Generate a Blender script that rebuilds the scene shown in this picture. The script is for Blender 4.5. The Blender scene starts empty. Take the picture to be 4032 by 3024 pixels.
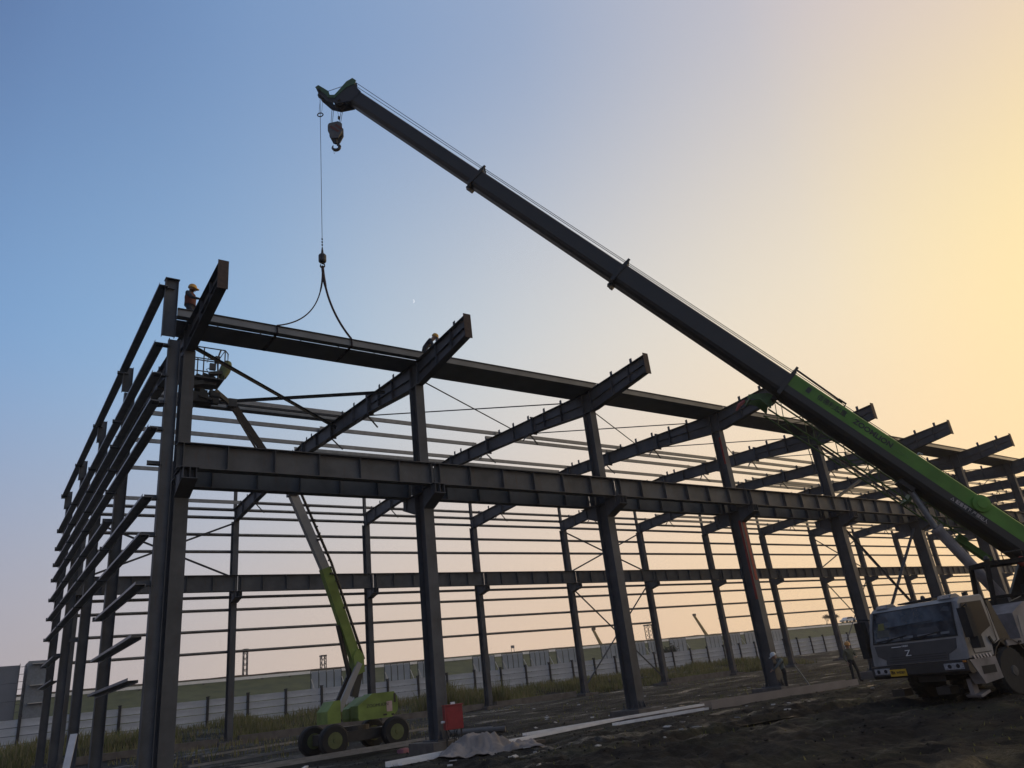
import bpy, math, random
from mathutils import Vector, Matrix, noise
R = math.radians
random.seed(7)
sc = bpy.context.scene

# ------------------------------------------------------------------ camera
cam = bpy.data.cameras.new("camera")
cam.sensor_width = 36.0
cam.lens = 2895.6 / 4032 * 36.0
cam.clip_end = 3000
camo = bpy.data.objects.new("camera", cam)
sc.collection.objects.link(camo)
_r = Vector((0.8150, -0.5684, -0.1101)).normalized()
_f = Vector((0.5634, 0.7352, 0.3775)).normalized()
_u = _r.cross(_f).normalized()
_r = _f.cross(_u).normalized()
camo.matrix_world = Matrix(((_r.x, _u.x, -_f.x, -3.785), (_r.y, _u.y, -_f.y, -20.881), (_r.z, _u.z, -_f.z, 1.234), (0, 0, 0, 1)))
sc.camera = camo

# ------------------------------------------------------------------ sky, sun, exposure
SUN_AZ, SUN_EL = R(98), R(7)          # azimuth from +Y towards +X
w = bpy.data.worlds.new("World"); sc.world = w; w.use_nodes = True
wn, wl = w.node_tree.nodes, w.node_tree.links
bg = wn["Background"]
sky = wn.new("ShaderNodeTexSky"); sky.sky_type = 'NISHITA'; sky.sun_disc = False
sky.sun_elevation = SUN_EL; sky.sun_rotation = SUN_AZ
sky.air_density = 1.0; sky.dust_density = 3.0; sky.ozone_density = 1.0; sky.altitude = 20
def s2l(c): return tuple(((v / 255 + .055) / 1.055) ** 2.4 if v > 10 else v / 3294.6 for v in c) + (1,)
def wnode(t, **kw):
    n = wn.new(t)
    for k_, v_ in kw.items(): setattr(n, k_, v_)
    return n
def wmath(op, a, b=None, c=None):
    n = wnode("ShaderNodeMath", operation=op)
    for i, v in enumerate((a, b, c)):
        if v is None: continue
        if isinstance(v, (int, float)): n.inputs[i].default_value = v
        else: wl.new(v, n.inputs[i])
    return n.outputs[0]
tcw = wn.new("ShaderNodeTexCoord"); sep = wn.new("ShaderNodeSeparateXYZ"); wl.new(tcw.outputs["Generated"], sep.inputs[0])
X_, Y_, Z_ = sep.outputs
hl = wmath('SQRT', wmath('MAXIMUM', wmath('ADD', wmath('MULTIPLY', X_, X_), wmath('MULTIPLY', Y_, Y_)), 1e-6))
ca = wmath('DIVIDE', wmath('ADD', wmath('MULTIPLY', X_, math.sin(SUN_AZ)), wmath('MULTIPLY', Y_, math.cos(SUN_AZ))), hl)
tt = wmath('MULTIPLY_ADD', ca, .5, .5)            # 1 towards the sun, 0 opposite
elv = wmath('DIVIDE', wmath('ARCSINE', Z_), math.pi / 2)
def wramp(stops):
    n = wn.new("ShaderNodeValToRGB"); e = n.color_ramp.elements; n.color_ramp.interpolation = 'B_SPLINE'
    e[0].position, e[0].color = stops[0][0], s2l(stops[0][1]); e[1].position, e[1].color = stops[-1][0], s2l(stops[-1][1])
    for ps, c in stops[1:-1]: q = e.new(ps); q.color = s2l(c)
    wl.new(tt, n.inputs[0]); return n.outputs[0]
LOWC = wramp([(0, (172, 162, 168)), (.36, (168, 161, 172)), (.43, (170, 163, 172)), (.57, (200, 187, 180)), (.78, (234, 203, 176)), (.91, (255, 218, 170)), (1, (255, 213, 156))])
MIDC = wramp([(0, (138, 146, 168)), (.22, (124, 146, 182)), (.36, (116, 152, 200)), (.46, (134, 172, 212)), (.57, (152, 183, 215)), (.66, (184, 200, 214)), (.78, (216, 215, 212)), (.91, (242, 226, 200)), (.97, (255, 230, 166)), (1, (255, 226, 154))])
HIGC = wramp([(0, (84, 100, 138)), (.36, (88, 115, 160)), (.43, (99, 129, 175)), (.57, (120, 152, 195)), (.78, (146, 166, 198)), (.91, (186, 187, 198)), (.97, (212, 196, 196)), (1, (222, 200, 192))])
def wmix(f, a, b):
    n = wnode("ShaderNodeMixRGB"); wl.new(f, n.inputs[0]); wl.new(a, n.inputs[1])
    if isinstance(b, tuple): n.inputs[2].default_value = b
    else: wl.new(b, n.inputs[2])
    return n.outputs[0]
def wss(a, b):
    n = wnode("ShaderNodeMapRange", interpolation_type='SMOOTHSTEP'); wl.new(elv, n.inputs[0]); n.inputs[1].default_value = a / 90; n.inputs[2].default_value = b / 90; return n.outputs[0]
skyc = wmix(wss(1, 28), LOWC, MIDC); skyc = wmix(wss(19, 50), skyc, HIGC); skyc = wmix(wss(52, 90), skyc, s2l((104, 120, 154)))
addn = wnode("ShaderNodeMixRGB", blend_type='ADD'); addn.inputs[0].default_value = .012; wl.new(skyc, addn.inputs[1]); wl.new(sky.outputs[0], addn.inputs[2])
wl.new(addn.outputs[0], bg.inputs[0]); bg.inputs[1].default_value = 1.0
sun = bpy.data.lights.new("sun", 'SUN'); sun.energy = 0.3; sun.angle = R(4); sun.color = (1.0, 0.72, 0.45)
suno = bpy.data.objects.new("sun", sun); sc.collection.objects.link(suno)
sd = Vector((math.sin(SUN_AZ) * math.cos(SUN_EL), math.cos(SUN_AZ) * math.cos(SUN_EL), math.sin(SUN_EL)))
suno.rotation_euler = sd.to_track_quat('Z', 'Y').to_euler()
sc.view_settings.view_transform = 'Standard'; sc.view_settings.look = 'None'
sc.view_settings.exposure = 0.0; sc.view_settings.gamma = 1.0; sc.view_settings.use_curve_mapping = False

# ------------------------------------------------------------------ helpers
COL = sc.collection

class MB:
    """collects plain geometry for one mesh"""
    def __init__(s): s.v, s.f, s.m = [], [], []
    def add(s, vs, fs, mi=0):
        n = len(s.v); s.v += [tuple(q) for q in vs]; s.f += [tuple(i + n for i in q) for q in fs]; s.m += [mi] * len(fs); return s
    def box(s, c, d, rot=None, mi=0):
        hx, hy, hz = d[0] / 2, d[1] / 2, d[2] / 2; c = Vector(c)
        vs = [Vector((x, y, z)) for x in (-hx, hx) for y in (-hy, hy) for z in (-hz, hz)]
        if rot: vs = [rot @ q for q in vs]
        return s.add([c + q for q in vs], [(0, 1, 3, 2), (4, 6, 7, 5), (0, 4, 5, 1), (2, 3, 7, 6), (0, 2, 6, 4), (1, 5, 7, 3)], mi)
    def bar(s, p, q, wd, ht, up=(0, 0, 1), wd2=None, ht2=None, mi=0):
        p, q = Vector(p), Vector(q); a = (q - p).normalized(); up = Vector(up)
        sdv = a.cross(up)
        if sdv.length < 1e-4: sdv = a.cross(Vector((1, 0, 0)))
        sdv.normalize(); u = sdv.cross(a)
        wd2 = wd if wd2 is None else wd2; ht2 = ht if ht2 is None else ht2
        vs = [p + sdv * (i * wd / 2) + u * (j * ht / 2) for i, j in ((-1, -1), (1, -1), (1, 1), (-1, 1))]
        vs += [q + sdv * (i * wd2 / 2) + u * (j * ht2 / 2) for i, j in ((-1, -1), (1, -1), (1, 1), (-1, 1))]
        return s.add(vs, [(3, 2, 1, 0), (4, 5, 6, 7), (0, 1, 5, 4), (1, 2, 6, 5), (2, 3, 7, 6), (3, 0, 4, 7)], mi)
    def sect(s, p, q, poly, up=(0, 0, 1), mi=0, poly2=None):
        """extrude a 2D section (side, up) from p to q"""
        p, q = Vector(p), Vector(q); a = (q - p).normalized(); up = Vector(up)
        sdv = a.cross(up).normalized(); u = sdv.cross(a); n = len(poly); poly2 = poly2 or poly
        vs = [p + sdv * x + u * y for x, y in poly] + [q + sdv * x + u * y for x, y in poly2]
        fs = [(i, (i + 1) % n, n + (i + 1) % n, n + i) for i in range(n)]
        return s.add(vs, fs + [tuple(range(n))[::-1], tuple(range(n, 2 * n))], mi)
    def prism(s, poly, axis, a, b, mi=0):
        """polygon in the plane normal to axis ('X': (y,z), 'Y': (x,z), 'Z': (x,y)), from a to b"""
        def P(q, t): return {'X': (t, q[0], q[1]), 'Y': (q[0], t, q[1]), 'Z': (q[0], q[1], t)}[axis]
        n = len(poly)
        return s.add([P(q, a) for q in poly] + [P(q, b) for q in poly],
                     [(i, (i + 1) % n, n + (i + 1) % n, n + i) for i in range(n)] + [tuple(range(n))[::-1], tuple(range(n, 2 * n))], mi)
    def ibeam(s, p, q, dep, wd, tf=.02, tw=.014, up=(0, 0, 1), mi=0):
        d, b, t = dep / 2, wd / 2, tw / 2
        return s.sect(p, q, [(-b, -d), (b, -d), (b, -d + tf), (t, -d + tf), (t, d - tf), (b, d - tf), (b, d), (-b, d), (-b, d - tf), (-t, d - tf), (-t, -d + tf), (-b, -d + tf)], up, mi)
    def tube(s, pts, rad, n=8, mi=0, cap=True):
        pts = [Vector(q) for q in pts]; rads = rad if isinstance(rad, (list, tuple)) else [rad] * len(pts)
        vs, fs = [], []
        d0 = (pts[1] - pts[0]).normalized(); ref = Vector((0, 0, 1)) if abs(d0.z) < .9 else Vector((1, 0, 0))
        for i, q in enumerate(pts):
            d = (pts[min(i + 1, len(pts) - 1)] - pts[max(i - 1, 0)]).normalized()
            x = d.cross(ref).normalized(); y = x.cross(d); ref = y if False else ref
            vs += [q + (x * math.cos(2 * math.pi * k / n) + y * math.sin(2 * math.pi * k / n)) * rads[i] for k in range(n)]
        for i in range(len(pts) - 1):
            fs += [(i * n + k, i * n + (k + 1) % n, (i + 1) * n + (k + 1) % n, (i + 1) * n + k) for k in range(n)]
        if cap: fs += [tuple(range(n))[::-1], tuple(range((len(pts) - 1) * n, len(pts) * n))]
        return s.add(vs, fs, mi)
    def lathe(s, prof, c, ax=(0, 0, 1), n=16, mi=0):
        ax = Vector(ax).normalized(); x = ax.orthogonal().normalized(); y = ax.cross(x); c = Vector(c); vs, fs = [], []
        for rr, h in prof:
            vs += [c + ax * h + (x * math.cos(2 * math.pi * k / n) + y * math.sin(2 * math.pi * k / n)) * max(rr, 1e-4) for k in range(n)]
        for i in range(len(prof) - 1):
            fs += [(i * n + k, i * n + (k + 1) % n, (i + 1) * n + (k + 1) % n, (i + 1) * n + k) for k in range(n)]
        fs += [tuple(range(n))[::-1], tuple(range((len(prof) - 1) * n, len(prof) * n))]
        return s.add(vs, fs, mi)
    def mesh(s, name, mat, smooth=False, fix=True):
        me = bpy.data.meshes.new(name); me.from_pydata(s.v, [], s.f)
        for mm in (mat if isinstance(mat, (list, tuple)) else [mat]): me.materials.append(mm)
        if any(s.m): me.polygons.foreach_set("material_index", s.m)
        if fix:
            import bmesh
            b = bmesh.new(); b.from_mesh(me); bmesh.ops.recalc_face_normals(b, faces=b.faces); b.to_mesh(me); b.free()
        if smooth:
            me.shade_smooth()
            try: me.set_sharp_from_angle(angle=R(38))
            except Exception: pass
        me.update(); return me
    def obj(s, name, mat, parent=None, loc=(0, 0, 0), smooth=False, **kw):
        return ob(name, s.mesh(name, mat, smooth), parent, loc, **kw)

def ob(name, data, parent=None, loc=(0, 0, 0), rot=None, label=None, cat=None, group=None, kind=None):
    o = bpy.data.objects.new(name, data); COL.objects.link(o)
    o.location = loc
    if rot: o.rotation_euler = rot
    if parent: o.parent = parent
    tag(o, label, cat, group, kind); return o
def tag(o, label=None, cat=None, group=None, kind=None):
    if label: o["label"] = label
    if cat: o["category"] = cat
    if group: o["group"] = group
    if kind: o["kind"] = kind
    return o
def empty(name, loc=(0, 0, 0), rotz=0, **kw):
    return ob(name, None, None, loc, (0, 0, rotz), **kw)

# ------------------------------------------------------------------ materials
def mat(name, col, rough=.6, metal=0, var=.25, scale=6, bump=0, col2=None, detail=4, spec=.4, stretch=None, rvar=0, emit=None):
    m = bpy.data.materials.new(name); m.use_nodes = True; nt = m.node_tree; N, L = nt.nodes, nt.links
    b = N["Principled BSDF"]; b.inputs["Roughness"].default_value = rough; b.inputs["Metallic"].default_value = metal
    b.inputs["Specular IOR Level"].default_value = spec
    c = Vector(col[:3]); c2 = Vector(col2[:3]) if col2 else c * (1 - var)
    tc = N.new("ShaderNodeTexCoord"); mp = N.new("ShaderNodeMapping"); L.new(tc.outputs["Object"], mp.inputs[0])
    if stretch: mp.inputs["Scale"].default_value = stretch
    nz = N.new("ShaderNodeTexNoise"); nz.inputs["Scale"].default_value = scale; nz.inputs["Detail"].default_value = detail
    L.new(mp.outputs[0], nz.inputs["Vector"])
    rp = N.new("ShaderNodeValToRGB"); rp.color_ramp.elements[0].position = .35; rp.color_ramp.elements[1].position = .68
    rp.color_ramp.elements[0].color = (*c2, 1); rp.color_ramp.elements[1].color = (*c, 1)
    L.new(nz.outputs["Fac"], rp.inputs[0]); L.new(rp.outputs[0], b.inputs["Base Color"])
    if rvar:
        mr = N.new("ShaderNodeMapRange"); mr.inputs["To Min"].default_value = rough - rvar; mr.inputs["To Max"].default_value = rough + rvar
        L.new(nz.outputs["Fac"], mr.inputs["Value"]); L.new(mr.outputs[0], b.inputs["Roughness"])
    if bump:
        n2 = N.new("ShaderNodeTexNoise"); n2.inputs["Scale"].default_value = scale * 5; n2.inputs["Detail"].default_value = 5
        L.new(mp.outputs[0], n2.inputs["Vector"])
        bp = N.new("ShaderNodeBump"); bp.inputs["Strength"].default_value = bump; bp.inputs["Distance"].default_value = .02
        L.new(n2.outputs["Fac"], bp.inputs["Height"]); L.new(bp.outputs[0], b.inputs["Normal"])
    if emit:
        b.inputs["Emission Color"].default_value = (*emit[:3], 1); b.inputs["Emission Strength"].default_value = emit[3]
    return m
def steel_mat(name, col, rust=.5):
    """grey primer with chalky patches, scuffs and thin rust runs"""
    m = bpy.data.materials.new(name); m.use_nodes = True; N, L = m.node_tree.nodes, m.node_tree.links; b = N["Principled BSDF"]
    ge = N.new("ShaderNodeNewGeometry"); c = Vector(col)
    def nz(scale, det, st, ro=.6):
        mp = N.new("ShaderNodeMapping"); mp.inputs["Scale"].default_value = st; L.new(ge.outputs["Position"], mp.inputs[0])
        n = N.new("ShaderNodeTexNoise"); n.inputs["Scale"].default_value = scale; n.inputs["Detail"].default_value = det; n.inputs["Roughness"].default_value = ro; L.new(mp.outputs[0], n.inputs["Vector"]); return n.outputs["Fac"]
    def rmp(f, p0, c0, p1, c1):
        r_ = N.new("ShaderNodeValToRGB"); e = r_.color_ramp.elements; e[0].position, e[0].color = p0, (*c0, 1); e[1].position, e[1].color = p1, (*c1, 1); L.new(f, r_.inputs[0]); return r_.outputs[0]
    base = rmp(nz(1.1, 6, (1, 1, 1)), .34, c * .68, .68, c * 1.22)
    runs = rmp(nz(3.0, 5, (2.2, 2.2, .35), .7), .56, (0, 0, 0), .72, (rust, rust, rust))
    mx = N.new("ShaderNodeMixRGB"); L.new(runs, mx.inputs[0]); L.new(base, mx.inputs[1]); mx.inputs[2].default_value = (c.x * 1.05, c.y * .62, c.z * .42, 1)
    chalk = rmp(nz(9, 3, (1, 1, 1), .75), .66, (0, 0, 0), .76, (.5, .5, .5))
    m2 = N.new("ShaderNodeMixRGB"); L.new(chalk, m2.inputs[0]); L.new(mx.outputs[0], m2.inputs[1]); m2.inputs[2].default_value = (c.x * 1.9, c.y * 1.9, c.z * 1.9, 1)
    L.new(m2.outputs[0], b.inputs["Base Color"])
    mr = N.new("ShaderNodeMapRange"); mr.inputs["To Min"].default_value = .42; mr.inputs["To Max"].default_value = .75; L.new(nz(2, 4, (1, 1, 1)), mr.inputs["Value"]); L.new(mr.outputs[0], b.inputs["Roughness"])
    b.inputs["Specular IOR Level"].default_value = .3
    bp = N.new("ShaderNodeBump"); bp.inputs["Strength"].default_value = .12; bp.inputs["Distance"].default_value = .02; L.new(nz(14, 4, (1, 1, 1)), bp.inputs["Height"]); L.new(bp.outputs[0], b.inputs["Normal"])
    return m
STEEL = steel_mat("primed_steel", (.076, .081, .088))
STEEL2 = steel_mat("girder_steel", (.086, .089, .092), .5)
RUSTY = mat("rusty_plate", (.07, .046, .036), .75, 0, .4, 9, .3)
GALV = mat("galvanised", (.20, .205, .21), .42, .5, .25, 5, .1)
REDP = mat("red_oxide", (.30, .045, .035), .65, 0, .3, 4)
CONC = mat("concrete", (.15, .135, .12), .85, 0, .35, 3, .4)
BLACK = mat("black_rubber", (.018, .018, .018), .75, 0, .3, 8, .3)
DARK = mat("dark_paint", (.034, .032, .030), .45, 0, .25, 6, .1)
DGREY = mat("dark_grey_paint", (.05, .05, .052), .38, 0, .2, 5, .05)
LIME = mat("lime_green_paint", (.115, .26, .042), .5, 0, .35, 1.2, .05, detail=9, spec=.25)
LIMEY = mat("yellow_green_paint", (.24, .33, .08), .5, 0, .4, 1.6, .05, detail=9, spec=.25)
WHITEP = mat("white_paint", (.72, .72, .70), .45, 0, .1, 6)
GREYP = mat("grey_paint", (.33, .325, .31), .42, 0, .12, 4, .05)
ROPE = mat("wire_rope", (.035, .033, .03), .6, .3, .3, 30)
# ------------------------------------------------------------------ terrain heights
def sm(a, b, t):
    t = max(0., min(1., (t - a) / (b - a))); return t * t * (3 - 2 * t)
def gz(x, y):
    """height of the muddy ground"""
    h = -.32 + .36 * sm(3, 20, y) + .85 * sm(22.5, 29, y) - .2 * sm(34, 50, y) + .1 * sm(-6, -12, y) * sm(8, 14, x)
    near = 1 - sm(35, 60, math.hypot(x - 8, y + 6))
    if near > 0:
        n1 = noise.noise((x * .22, y * .3, 1.3)) * .10 + noise.noise((x * .7, y * .9, 4.1)) * .07
        fr = .5 + .9 * sm(-3, -6, y)
        n2 = (noise.noise((x * 2.1, y * 2.4, 7.7)) * .04 + abs(noise.noise((x * 1.3, y * 1.7, 9.7))) * .05 + noise.noise((x * 5, y * 5, 2.2)) * .022) * fr
        flat = 1.0 - .75 * sm(2.2, .9, abs(y)) - .0
        h += (n1 * flat + n2) * near
        rg = max(sm(-1.5, -4.5, y), .45 * sm(2.5, 5, y) * sm(19, 15, y))
        h += near * rg * (.13 * (1 - abs(noise.noise((x * .55 + 2.2 * noise.noise((x * .3, y * .3, 1)), y * 1.15, 3.3))) * 2.2) * max(0, noise.noise((x * .21, y * .27, 8.8)) + .35) + .06 * (1 - 2 * abs(noise.noise((x * 2.0, y * 2.6, 5.5)))) * (.4 + noise.noise((x * .6, y * .6, 6.1))) + .035 * noise.noise((x * 4.3, y * 4.9, 1.9)) + .018 * noise.noise((x * 9, y * 9, 2.9)))
        # wheel ruts ploughed across the foreground
        t = y + 7.2 + .16 * (x - 6) + .5 * math.sin(x * .28)
        h += near * (-.10 * math.exp(-(t / .3) ** 2) - .10 * math.exp(-((t + 1.9) / .3) ** 2) + .07 * math.exp(-((t - .55) / .22) ** 2) + .07 * math.exp(-((t + 2.5) / .25) ** 2))
        t = y + 11.5 - .1 * x
        h += near * (.10 * math.exp(-(t / .8) ** 2))
    return h
def lines(segs):
    out = []
    for a, b, n in segs: out += [a + (b - a) * i / n for i in range(n)]
    return out + [segs[-1][1]]
gx = lines([(-400, -60, 14), (-60, -14, 40), (-14, 0, 70), (0, 22, 230), (22, 34, 60), (34, 75, 60), (75, 220, 24), (220, 700, 14)])
gy = lines([(-160, -40, 8), (-40, -22, 16), (-22, -12, 50), (-12, 1, 140), (1, 12, 55), (12, 34, 60), (34, 62, 14), (62, 260, 16)])
gm = MB(); nx = len(gx)
gm.v = [(x, y, gz(x, y)) for y in gy for x in gx]
gm.f = [(j * nx + i, j * nx + i + 1, (j + 1) * nx + i + 1, (j + 1) * nx + i) for j in range(len(gy) - 1) for i in range(nx - 1)]
gm.m = [0] * len(gm.f)
def ground_mat():
    m = bpy.data.materials.new("muddy_ground"); m.use_nodes = True; nt = m.node_tree; N, L = nt.nodes, nt.links; b = N["Principled BSDF"]
    tc = N.new("ShaderNodeTexCoord")
    def nz(sc_, det=6, ro=.6, st=(1, 1, 1)):
        mp = N.new("ShaderNodeMapping"); mp.inputs["Scale"].default_value = st; L.new(tc.outputs["Object"], mp.inputs[0])
        n = N.new("ShaderNodeTexNoise"); n.inputs["Scale"].default_value = sc_; n.inputs["Detail"].default_value = det; n.inputs["Roughness"].default_value = ro
        L.new(mp.outputs[0], n.inputs["Vector"]); return n.outputs["Fac"]
    def ramp(f, stops):
        r_ = N.new("ShaderNodeValToRGB"); e = r_.color_ramp.elements
        e[0].position, e[0].color = stops[0][0], (*stops[0][1], 1); e[1].position, e[1].color = stops[-1][0], (*stops[-1][1], 1)
        for ps, c in stops[1:-1]: q = e.new(ps); q.color = (*c, 1)
        L.new(f, r_.inputs[0]); return r_.outputs[0]
    big = nz(.2, 6, .66); mid = nz(1.1, 7, .7); fine = nz(6, 7, .75)
    c1 = ramp(mid, [(.28, (.0035, .0037, .004)), (.5, (.0095, .0095, .0092)), (.74, (.033, .030, .026))])
    c2 = ramp(fine, [(.3, (.35, .35, .35)), (.7, (1.3, 1.25, 1.2))])
    mx = N.new("ShaderNodeMixRGB"); mx.blend_type = 'MULTIPLY'; mx.inputs[0].default_value = 1; L.new(c1, mx.inputs[1]); L.new(c2, mx.inputs[2])
    c3 = ramp(big, [(.38, (.25, .25, .26)), (.62, (1.7, 1.55, 1.36))])
    mx2 = N.new("ShaderNodeMixRGB"); mx2.blend_type = 'MULTIPLY'; mx2.inputs[0].default_value = 1; L.new(mx.outputs[0], mx2.inputs[1]); L.new(c3, mx2.inputs[2])
    gr = ramp(nz(.5, 4, .6), [(.5, (0, 0, 0)), (.66, (1, 1, 1))])
    mx3 = N.new("ShaderNodeMixRGB"); L.new(gr, mx3.inputs[0]); L.new(mx2.outputs[0], mx3.inputs[1]); mx3.inputs[2].default_value = (.032, .036, .014, 1)
    gb = N.new("ShaderNodeMath"); gb.operation = 'MULTIPLY'; L.new(gr, gb.inputs[0]); gb.inputs[1].default_value = .55; L.new(gb.outputs[0], mx3.inputs[0])
    L.new(mx3.outputs[0], b.inputs["Base Color"])
    wet = ramp(nz(.55, 5, .6, (.45, 1.5, 1)), [(.36, (.30, .30, .30)), (.44, (.65, .65, .65)), (.7, (.95, .95, .95))])
    L.new(wet, b.inputs["Roughness"]); b.inputs["Specular IOR Level"].default_value = .18
    bp = N.new("ShaderNodeBump"); bp.inputs["Strength"].default_value = 1.0; bp.inputs["Distance"].default_value = .13; L.new(fine, bp.inputs["Height"])
    L.new(bp.outputs[0], b.inputs["Normal"]); return m
ground = ob("ground", gm.mesh("ground", ground_mat(), True, False), kind="structure")
ground["label"] = "dark rutted muddy building site ground with puddles"

# ------------------------------------------------------------------ steel frame of the workshop
W, LB = 21.72, 8.0
def fx(k): return .49 if k == 0 else LB * k
NA, NB = 12, 14
frame = empty("steel_workshop", (0, 0, 0), label="unfinished grey steel workshop frame with columns, crane girders and sloping rafters", cat="building frame")
def F(mb, name, m=STEEL, parent=None, **kw): return mb.obj(name, m, parent or frame, **kw)

# --- columns
def hcol(zb, zt, d, b, tf=.018, tw=.012):      # flanges face +-Y
    return MB().ibeam((0, 0, zb), (0, 0, zt), d, b, tf, tw, up=(0, 1, 0))
mA_lo = hcol(.03, 7.38, .60, .36).mesh("column", STEEL)
mA_up = hcol(7.39, 11.22, .46, .32).mesh("upper_column", STEEL)
mB_co = hcol(.23, 11.6, .50, .30).mesh("column", STEEL)
pb = MB().box((0, 0, .015), (.62, .9, .03))
for sx in (-.24, .24):
    for sy in (-.37, -.13, .13, .37): pb.tube([(sx, sy, .03), (sx, sy, .16)], .018, 6)
for sx in (-.1, .1): pb.prism([(-.42, .03), (-.3, .03), (-.3, .3)], 'X', sx - .006, sx + .006); pb.prism([(.42, .03), (.3, .03), (.3, .3)], 'X', sx - .006, sx + .006)
m_base = pb.mesh("base_plate", STEEL)
m_foot = MB().prism([(-.62, -.75), (.62, -.75), (.62, .75), (-.62, .75)], 'Z', -.9, -.004).mesh("footing", CONC)
def corbel(sg, zt, face, tip, depth=.62):
    c = MB(); z0 = zt
    for sx in (-.16, .0, .16): c.prism([(sg * face, z0 - .02), (sg * tip, z0 - .02), (sg * tip, z0 - .30), (sg * face, z0 - depth)], 'X', sx - .007, sx + .007)
    c.bar((0, sg * face, z0 - .01), (0, sg * tip, z0 - .01), .46, .02)
    c.bar((0, sg * face, z0 - depth - .01), (0, sg * tip, z0 - .31), .40, .02)
    c.prism([(sg * (tip - .26), z0 - .02), (sg * (tip - .24), z0 - .02), (sg * (tip - .24), z0 - .4), (sg * (tip - .26), z0 - .42)], 'X', -.2, .2)
    return c
m_cn, m_cf, m_cb = corbel(-1, 7.46, .3, 1.12).mesh("corbel", STEEL), corbel(1, 7.40, .3, 1.12).mesh("corbel", STEEL), corbel(-1, 7.55, .25, 1.12, .5).mesh("corbel", STEEL)
m_cap = MB().box((0, 0, 7.385), (.4, .64, .02)).mesh("cap_plate", STEEL)
m_postB = MB().ibeam((0, 0, 12.25), (0, 0, 13.75), .18, .16, .012, .01, up=(0, 1, 0)).mesh("parapet_post", STEEL)
for k in range(NA + 1):
    c = ob("column", mA_lo, frame, (fx(k), 0, 0))
    ob("base_plate", m_base, c); ob("corbel", m_cn, c); ob("corbel", m_cf, c); ob("cap_plate", m_cap, c)
    ob("footing", m_foot, frame, (fx(k), 0, 0)); ob("upper_column", mA_up, frame, (fx(k), 0, 0))
for k in range(NB + 1):
    c = ob("column", mB_co, frame, (fx(k), W, 0))
    ob("base_plate", m_base, c, (0, 0, .2)); ob("corbel", m_cb, c)
    ob("footing", m_foot, frame, (fx(k), W, .2)); ob("parapet_post", m_postB, frame, (fx(k), W + .12, 0))

# --- crane girders with stiffeners
def girder(x0, x1, y, zb, zt, wd, sides):
    g = F(MB().ibeam((x0 + .012, y, (zb + zt) / 2), (x1 - .012, y, (zb + zt) / 2), zt - zb, wd, .02, .012), "crane_girder", STEEL2)
    return g
def stiff(y, zb, zt, wd): return MB().box((0, y, (zb + zt) / 2), (.014, wd * .9, zt - zb - .042)).mesh("stiffener", STEEL2)
for (y, zb, zt, wd, n) in ((-.78, 7.47, 8.18, .32, NA), (.78, 7.41, 8.12, .32, NA), (W - .78, 7.56, 8.42, .34, NB)):
    ms = stiff(y, zb, zt, wd)
    for k in range(n):
        x0, x1 = fx(k) - (.3 if k == 0 else 0), fx(k + 1)
        g = girder(x0, x1, y, zb, zt, wd, 1)
        for i in range(7):
            t = (.02 if i == 0 else .98 if i == 6 else i / 6.)
            ob("stiffener", ms, g, (x0 + (x1 - x0) * t, 0, 0))

# --- rafters
TOPL = [(-3.55, 12.25), (0, 12.05), (10.86, 12.66), (22.0, 12.25)]
BOTL = [(-3.55, 11.60), (-.5, 11.22), (.32, 11.22), (3.65, 11.62), (7.6, 11.90), (10.86, 12.09), (14.5, 11.98), (18.2, 11.78), (22.0, 11.52)]
def ip(pl, y):
    for (a, za), (b, zb) in zip(pl, pl[1:]):
        if y <= b: return za + (zb - za) * (y - a) / (b - a)
    return pl[-1][1]
def rafter_mesh():
    m = MB(); hw = .13
    web = TOPL + BOTL[::-1]
    m.prism(web, 'X', -.006, .006)
    for pl, sg in ((TOPL, 1), (BOTL, -1)):
        for (a, za), (b, zb) in zip(pl, pl[1:]):
            m.prism([(a, za), (b, zb), (b, zb + sg * .018), (a, za + sg * .018)], 'X', -hw, hw)
    for y in (-2.6, -1.6, -.24, .24, 1.68, 2.86, 5.2, 9.2, 12.6, 16.4, 20.2, 21.5): m.box((0, y, (ip(TOPL, y) + ip(BOTL, y)) / 2), (.2, .012, ip(TOPL, y) - ip(BOTL, y) - .002))
    # longitudinal stiffener half-way up the haunch
    m.bar((0, -3.4, 11.92), (0, -.3, 11.62), .16, .01); m.bar((0, .35, 11.64), (0, 3.6, 11.93), .16, .01)
    return m.mesh("rafter", STEEL)
m_raft = rafter_mesh()
m_end = MB().box((0, -3.565, 11.93), (.27, .022, .84)).mesh("end_plate", RUSTY)
def splice(y):
    zt, zb = ip(TOPL, y), ip(BOTL, y); m = MB()
    for d in (-.014, .014): m.box((0, y + d, (zt + zb) / 2), (.27, .022, zt - zb + .2))
    for sx in (-.07, .07):
        for z in (zb - .06, zb + .1, zt - .1, zt + .05): m.tube([(sx, y - .06, z), (sx, y + .06, z)], .014, 6)
    return m.mesh("splice_plate", STEEL)
m_spl = [splice(y) for y in (3.72, 7.42, 10.86, 14.3, 18.0)]
m_cleat = MB().box((0, 0, .12), (.012, .13, .24)).box((0, 0, .006), (.1, .13, .012)).mesh("cleat", STEEL)
CY = [-2.78, -1.62, 1.66, 2.85, 4.04, 5.22, 6.40, 7.58, 8.76, 9.94, 10.55, 11.2, 12.4, 13.6, 14.8, 16.0, 17.2, 18.4, 19.6, 20.8]
def flyb(y, s1, s2, dy, ln):
    z = ip(BOTL, y); return MB().bar((s1 * .11, y, z - .01), (s1 * (.11 + ln * .55), y + dy, z - ln * .62), .045, .045).bar((s2 * .11, y + .1, z - .01), (s2 * (.11 + ln * .75), y + .1 + dy, z - ln * .75), .045, .045).mesh("fly_brace", STEEL)
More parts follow.
